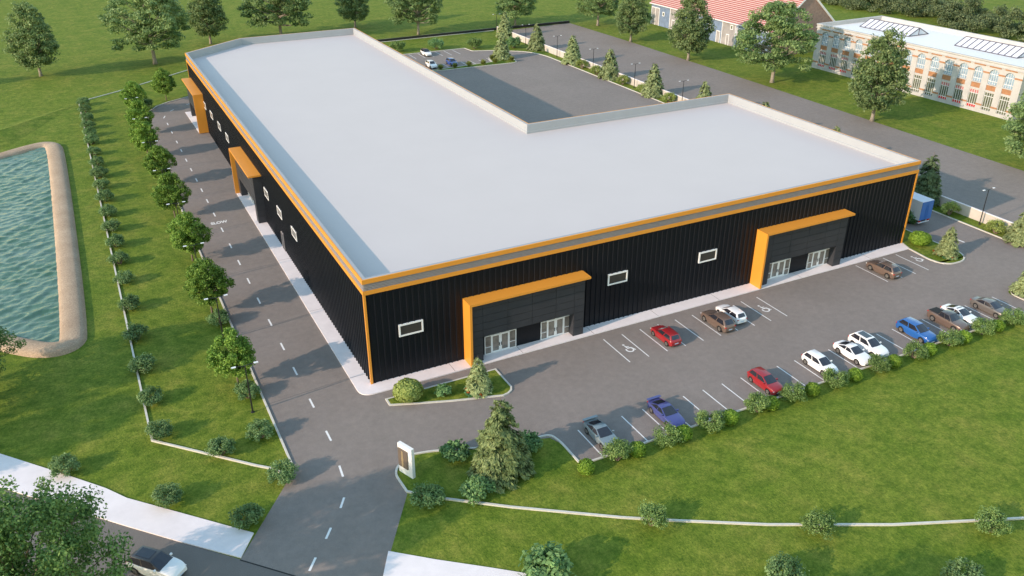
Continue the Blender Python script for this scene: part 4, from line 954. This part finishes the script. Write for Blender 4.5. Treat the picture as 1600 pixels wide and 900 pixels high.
BL, BD, BH = 56.7, 23.6, 11.2
q = MB(); q.box(0, 0.4, 0.0, BL, BD, 10.2); q.box(0, 0, 0, BL, .399, .75); q.build('wall', M['stone'], wbl)
q = MB(); q.sweep([(0, 0), (BL, 0), (BL, BD), (0, BD)], [(-.45, 10.21), (-.45, BH), (.22, BH), (.22, BH-.25), (.08, BH-.4), (.08, 10.4), (0.25, 10.35), (.25, 10.2), (0, 10.17), (0, 9.86), (-.42, 9.85)], True); q.build('parapet', M['stone'], wbl)
MB().sheet([(.4, .4), (BL-.4, .4), (BL-.4, BD-.4), (.4, BD-.4)], 10.24).build('roof', M['white'], wbl)
bay = 3.63; c0 = 3.1; nb = 15; hw = 1.1
edges = [0.0] + [v for k in range(nb) for v in (c0+k*bay-hw, c0+k*bay+hw)] + [BL]
q = MB()
for k in range(0, len(edges), 2):
    q = MB().box(edges[k], 0.0, .75, edges[k+1], .398, 9.85); pil = q.build('pilaster', M['stone'], wbl)
    MB().box(edges[k]-.05, -.10, 8.5, edges[k+1]+.05, -.003, 8.82).build('capital', M['terracotta'], pil)
    MB().box(edges[k]-.03, -.07, 1.55, edges[k+1]+.03, -.002, 1.88).build('base_band', M['terracotta'], pil)
for k in range(nb):   # spandrel with a round arch over each window
    sp = MB(); x = c0+k*bay; n = 10; zc = 8.52; r = hw; pts = [(x-r*math.cos(math.pi*i/n), zc+r*.95*math.sin(math.pi*i/n)) for i in range(n+1)]
    for i in range(n):
        (xa, za), (xb, zb_) = pts[i], pts[i+1]
        sp.add([(xa, .02, za), (xb, .02, zb_), (xb, .02, 9.849), (xa, .02, 9.849), (xa, .4, za), (xb, .4, zb_)], [(0, 1, 2, 3), (0, 4, 5, 1)])
    an = [(x-1.16*math.cos(math.pi*i/n), zc+1.12*math.sin(math.pi*i/n)) for i in range(n+1)]
    for i in range(n):
        sp.add([(pts[i][0], -.03, pts[i][1]), (pts[i+1][0], -.03, pts[i+1][1]), (an[i+1][0], -.03, an[i+1][1]), (an[i][0], -.03, an[i][1]), (an[i][0], .02, an[i][1]), (an[i+1][0], .02, an[i+1][1])], [(0, 1, 2, 3), (3, 2, 5, 4)])
    ar = sp.build('window_arch', M['stone'], wbl)
    MB().box(x-hw+.002, .05, 4.62, x+hw-.002, .397, 5.02).build('lintel', M['stone'], ar); MB().box(x-hw-.1, -.06, 6.12, x+hw+.1, .396, 6.32).build('window_sill', M['stone'], ar)
    MB().box(x-hw+.01, .12, 5.03, x+hw-.01, .395, 6.115).build('spandrel_panel', M['terracotta'], ar)
    MB().box(x-1.35, -.12, 9.90, x+1.35, -.004, 10.16).build('cornice_band', M['terracotta'], ar)
fu = MB(); n = 10
for i in range(5): u = -hw+.02+(2*hw-.04)*i/4; h_ = 8.5+hw*.9*math.sqrt(max(0, 1-(u/hw)**2)); fu.box(u-.03, .20, 6.33, u+.03, .30, h_)
for z in (7.0, 8.45): fu.box(-hw, .21, z-.045, hw, .29, z+.045)
fum = fu.mesh('upper_frame', M['frame'])
pu = MB(); pu.add([(-hw, .33, 6.33), (hw, .33, 6.33)]+[(hw*math.cos(math.pi*i/n), .33, 8.52+hw*.95*math.sin(math.pi*i/n)) for i in range(n+1)], [tuple(range(n+3))]); pum = pu.mesh('upper_pane', M['paneblue'])
fl = MB()
for i in range(5): u = -hw+.02+(2*hw-.04)*i/4; fl.box(u-.03, .20, .76, u+.03, .30, 4.6)
for z in (1.35, 3.75, 4.55): fl.box(-hw, .21, z-.045, hw, .29, z+.045)
flm = fl.mesh('lower_frame', M['frame']); plm = MB().quad((-hw, .33, .76), (hw, .33, .76), (hw, .33, 4.6), (-hw, .33, 4.6)).mesh('lower_pane', M['panedark'])
rp_ = MB()
for i in range(4): u = -hw+.1+(2*hw-.04)*i/4; rp_.box(u, .24, .78, u+.36, .318, 1.33)
rpm = rp_.mesh('red_panels', M['redpanel']); rt_ = MB().box(-hw+.05, .30, 3.82, hw-.05, .322, 4.5).mesh('awning_blind', mat('pink_blind_mat', (.42, .16, .16), .7))
for k in range(nb):
    x = c0+k*bay
    w = link('upper_window', fum, wbl, (x, 0, 0)); link('pane', pum, w)
    w = link('lower_window', flm, wbl, (x, 0, 0)); link('pane', plm, w)
    if k in (0, 1, 2, 10, 11, 12): link('red_panels', rpm, w); link('blind', rt_, w)
for x0, x1, y0, y1 in ((4.7, 19.7, 10.2, 17.4), (32.0, 47.6, 11.0, 18.2)):
    zr, ze, ym = 12.0, 10.3, (y0+y1)/2; g_ = MB(); g_.add([(x0, y0, ze), (x1, y0, ze), (x1, y1, ze), (x0, y1, ze), (x0, ym, zr), (x1, ym, zr)], [(0, 1, 5, 4), (2, 3, 4, 5), (1, 2, 5), (3, 0, 4)])
    so = g_.build('skylight', M['skyglass'], wbl); f_ = MB()
    for i in range(11):
        x = x0+(x1-x0)*i/10
        for ya in (y0, y1): f_.tube([(x, ya, ze+.02), (x, ym, zr+.02)], .13, 4)
    for a, b_ in (((x0, y0, ze), (x1, y0, ze)), ((x0, y1, ze), (x1, y1, ze)), ((x0, ym, zr), (x1, ym, zr)), ((x0, y0, ze), (x0, y1, ze)), ((x1, y0, ze), (x1, y1, ze)), ((x1, ym, ze), (x1, ym, zr)), ((x0, ym, ze), (x0, ym, zr))): f_.tube([a, b_], .16, 4)
    f_.build('skylight_frame', M['skyframe'], so)

# ------------------------------------------------------------------ blue barn with red roof and brick gable
M['bluewood'] = mat('blue_boards_mat', (0.145, 0.205, 0.30), 0.7, var=0.28, scale=0.8)
M['palewood'] = mat('pale_boards_mat', (0.30, 0.285, 0.28), 0.8, var=0.25, scale=0.5)
M['redtile'] = mat('red_tile_mat', (0.33, 0.095, 0.08), 0.7, var=0.12, scale=0.8)
M['tileline'] = mat('tile_edge_mat', (0.52, 0.40, 0.37), 0.7)
M['brick'] = mat('brown_brick_mat', (0.29, 0.195, 0.16), 0.85, var=0.25, scale=1.5, bump=0.3, bscale=8)
bn = empty('barn', (150.5, 104.4, 0)); tag(bn, 'long blue boarded barn with red striped roof and brown brick gable', 'barn')
LN, BW, EZ, RX, RZ = 57.0, 23.2, 7.0, 11.6, 16.5
wl_ = MB(); wl_.add([(0, .3, 0), (0, LN, 0), (0, LN, EZ), (0, .3, EZ), (BW, .3, 0), (BW, LN, 0), (BW, LN, EZ), (BW, .3, EZ), (RX, LN, RZ-.3)], [(0, 1, 2, 3), (4, 7, 6, 5), (1, 5, 6, 8, 2)])
nbd = 18
for i in range(nbd):      # lapped boards of the long side
    z0, z1 = EZ*i/nbd, EZ*(i+1)/nbd; wl_.add([(-.09, .3, z0), (-.09, LN, z0), (-.02, LN, z1), (-.02, .3, z1), (-.02, .3, z0), (-.02, LN, z0)], [(0, 3, 2, 1), (0, 1, 5, 4)])
wl_.build('boarded_wall', M['bluewood'], bn)
gw = MB(); gp = [(-.05, 0), (BW+.05, 0), (BW+.05, EZ), (RX, RZ-.25), (-.05, EZ)]; gw.add([(x, 0, z) for x, z in gp]+[(x, .298, z) for x, z in gp], [(0, 1, 2, 3, 4), (9, 8, 7, 6, 5)]+[(i, i+5, (i+1) % 5+5, (i+1) % 5) for i in range(5)])
gw.build('gable_wall', M['brick'], bn)
vg = MB()
for sgn, xa in ((1, -.6), (-1, BW+.6)):
    za = EZ-.42; vg.add([(xa, -.35, za), (RX, -.35, RZ+.1), (RX, -.35, RZ-.45), (xa+sgn*.35, -.35, za-.3), (xa, .0, za), (RX, .0, RZ+.1), (RX, 0, RZ-.45), (xa+sgn*.35, 0, za-.3)], [(0, 1, 2, 3), (0, 4, 5, 1), (3, 2, 6, 7), (0, 3, 7, 4)])
vg.build('verge_board', M['frame'], bn)
rf = MB(); rows = 24
for side in (0, 1):
    xe, xr = (-.7, RX) if side == 0 else (BW+.7, RX)
    for i in range(rows):
        t0, t1 = i/rows, (i+1)/rows; P = lambda t, o: (xe+(xr-xe)*t, EZ-.5+(RZ+.1-EZ+.5)*t+o)
        (x0, z0), (x1, z1) = P(t0, .10), P(t1, 0.0); (xm, zm) = P(t0+.24/rows, .10-.024); (xb, zb_) = P(t0, -.02)
        a, b_ = -.3, LN+.3
        rf.add([(x0, a, z0), (x0, b_, z0), (xm, b_, zm), (xm, a, zm)], [(0, 1, 2, 3)], 1); rf.add([(xm, a, zm), (xm, b_, zm), (x1, b_, z1), (x1, a, z1)], [(0, 1, 2, 3)], 0)
        rf.add([(xb, a, zb_), (xb, b_, zb_), (x0, b_, z0), (x0, a, z0)], [(0, 1, 2, 3)], 1)
rf.build('roof', [M['redtile'], M['tileline']], bn)
MB().box(-.85, -.3, EZ-.62, -.68, LN+.3, EZ-.42).build('gutter', M['frame'], bn)
for y0, y1 in ((15.4, 21.1), (42.0, 46.6)):
    MB().box(-.14, y0, 0, -.095, y1, EZ).build('pale_wall_panel', M['palewood'], bn)
    q = MB(); q.box(-.2, y0-.2, 0, -.1, y0, EZ); q.box(-.2, y1, 0, -.1, y1+.2, EZ); q.build('panel_trim', M['frame'], bn)
def bdoor(y0, y1, h, split=True, base=-.1):
    d = MB(); d.box(base-.05, y0, 0.02, base, y1, h); o = d.build('barn_door', M['palewood'], bn); f_ = MB(); t = .2
    f_.box(base-.12, y0-t, 0, base, y0, h); f_.box(base-.12, y1, 0, base, y1+t, h); f_.box(base-.12, y0-t, h, base, y1+t, h+t)
    if split: f_.box(base-.11, (y0+y1)/2-.1, 0, base-.051, (y0+y1)/2+.1, h)
    f_.build('door_frame', M['frame'], o)
bdoor(52.5, 56.5, 5.3); bdoor(11.0, 14.7, 5.4); bdoor(22.0, 23.4, 3.2, False); bdoor(17.9, 18.9, 2.9, False, -.145); bdoor(44.0, 45.3, 2.8, False, -.145); bdoor(31, 35, 5.3)
def bwin(y, z, base=-.1, w=1.1, h=1.3):
    f_ = MB(); f_.box(base-.1, y-w/2, z, base, y+w/2, z+h); o = f_.build('window', M['frame'], bn); g_ = MB(); g_.box(base-.115, y-w/2+.22, z+.22, base-.101, y+w/2-.22, z+h-.22); g_.build('pane', M['panedark'], o)
bwin(50.2, 3.3); bwin(17.0, 4.6, -.145); bwin(27, 3.4); bwin(39, 3.4)
for x, arch in ((7.4, False), (14.9, True)):
    f_ = MB(); n = 8; hw_ = .75; pts = [(x-hw_, 1.0), (x+hw_, 1.0)] + [(x+hw_*math.cos(math.pi*i/n), 3.6+(hw_*math.sin(math.pi*i/n) if arch else 0)) for i in range(n+1)]
    if not arch: pts = [(x-hw_, 2.0), (x+hw_, 2.0), (x+hw_, 4.4), (x-hw_, 4.4)]
    f_.add([(a, -.06, z) for a, z in pts]+[(a, -.001, z) for a, z in pts], [tuple(range(len(pts)))]+[(i, (i+1) % len(pts), (i+1) % len(pts)+len(pts), i+len(pts)) for i in range(len(pts))])
    o = f_.build('gable_window', M['panedark'] if arch else M['frame'], bn)
    if not arch: g_ = MB(); [g_.box(x-hw_+.12+i*.46, -.075, 2.15, x-hw_+.12+i*.46+.34, -.061, 4.25) for i in range(3)]; g_.build('pane', M['panedark'], o)

# ------------------------------------------------------------------ hedgerow of dense bushes behind the white building
rs = np.random.RandomState(9); cs, rr = [], []
for k in range(760):
    y = 40+150*rs.rand(); x = 231+2.5*math.sin(y*.11)+19*rs.rand(); edge = min(1, min(x-229, 252-x)/5)
    hmax = (5.0+2.5*math.sin(y*.21+x*.3)+1.5*math.sin(y*.57))*max(.5, edge)
    cs.append((x, y, hmax*(.25+.75*rs.rand()**.5))); rr.append(1.1+1.2*rs.rand())
P, N, T, S = clumps(rs, np.array(cs), rr, [120]*len(cs), .8, .4, .42)
P[:, 2] = np.maximum(P[:, 2], .1)
tag(link('hedgerow', leaves_mesh('hedgerow', [L['hedge']], P, N, S, T, 1.4)), 'long dark thicket of bushes behind the cream arched building', 'hedgerow', kind='stuff')
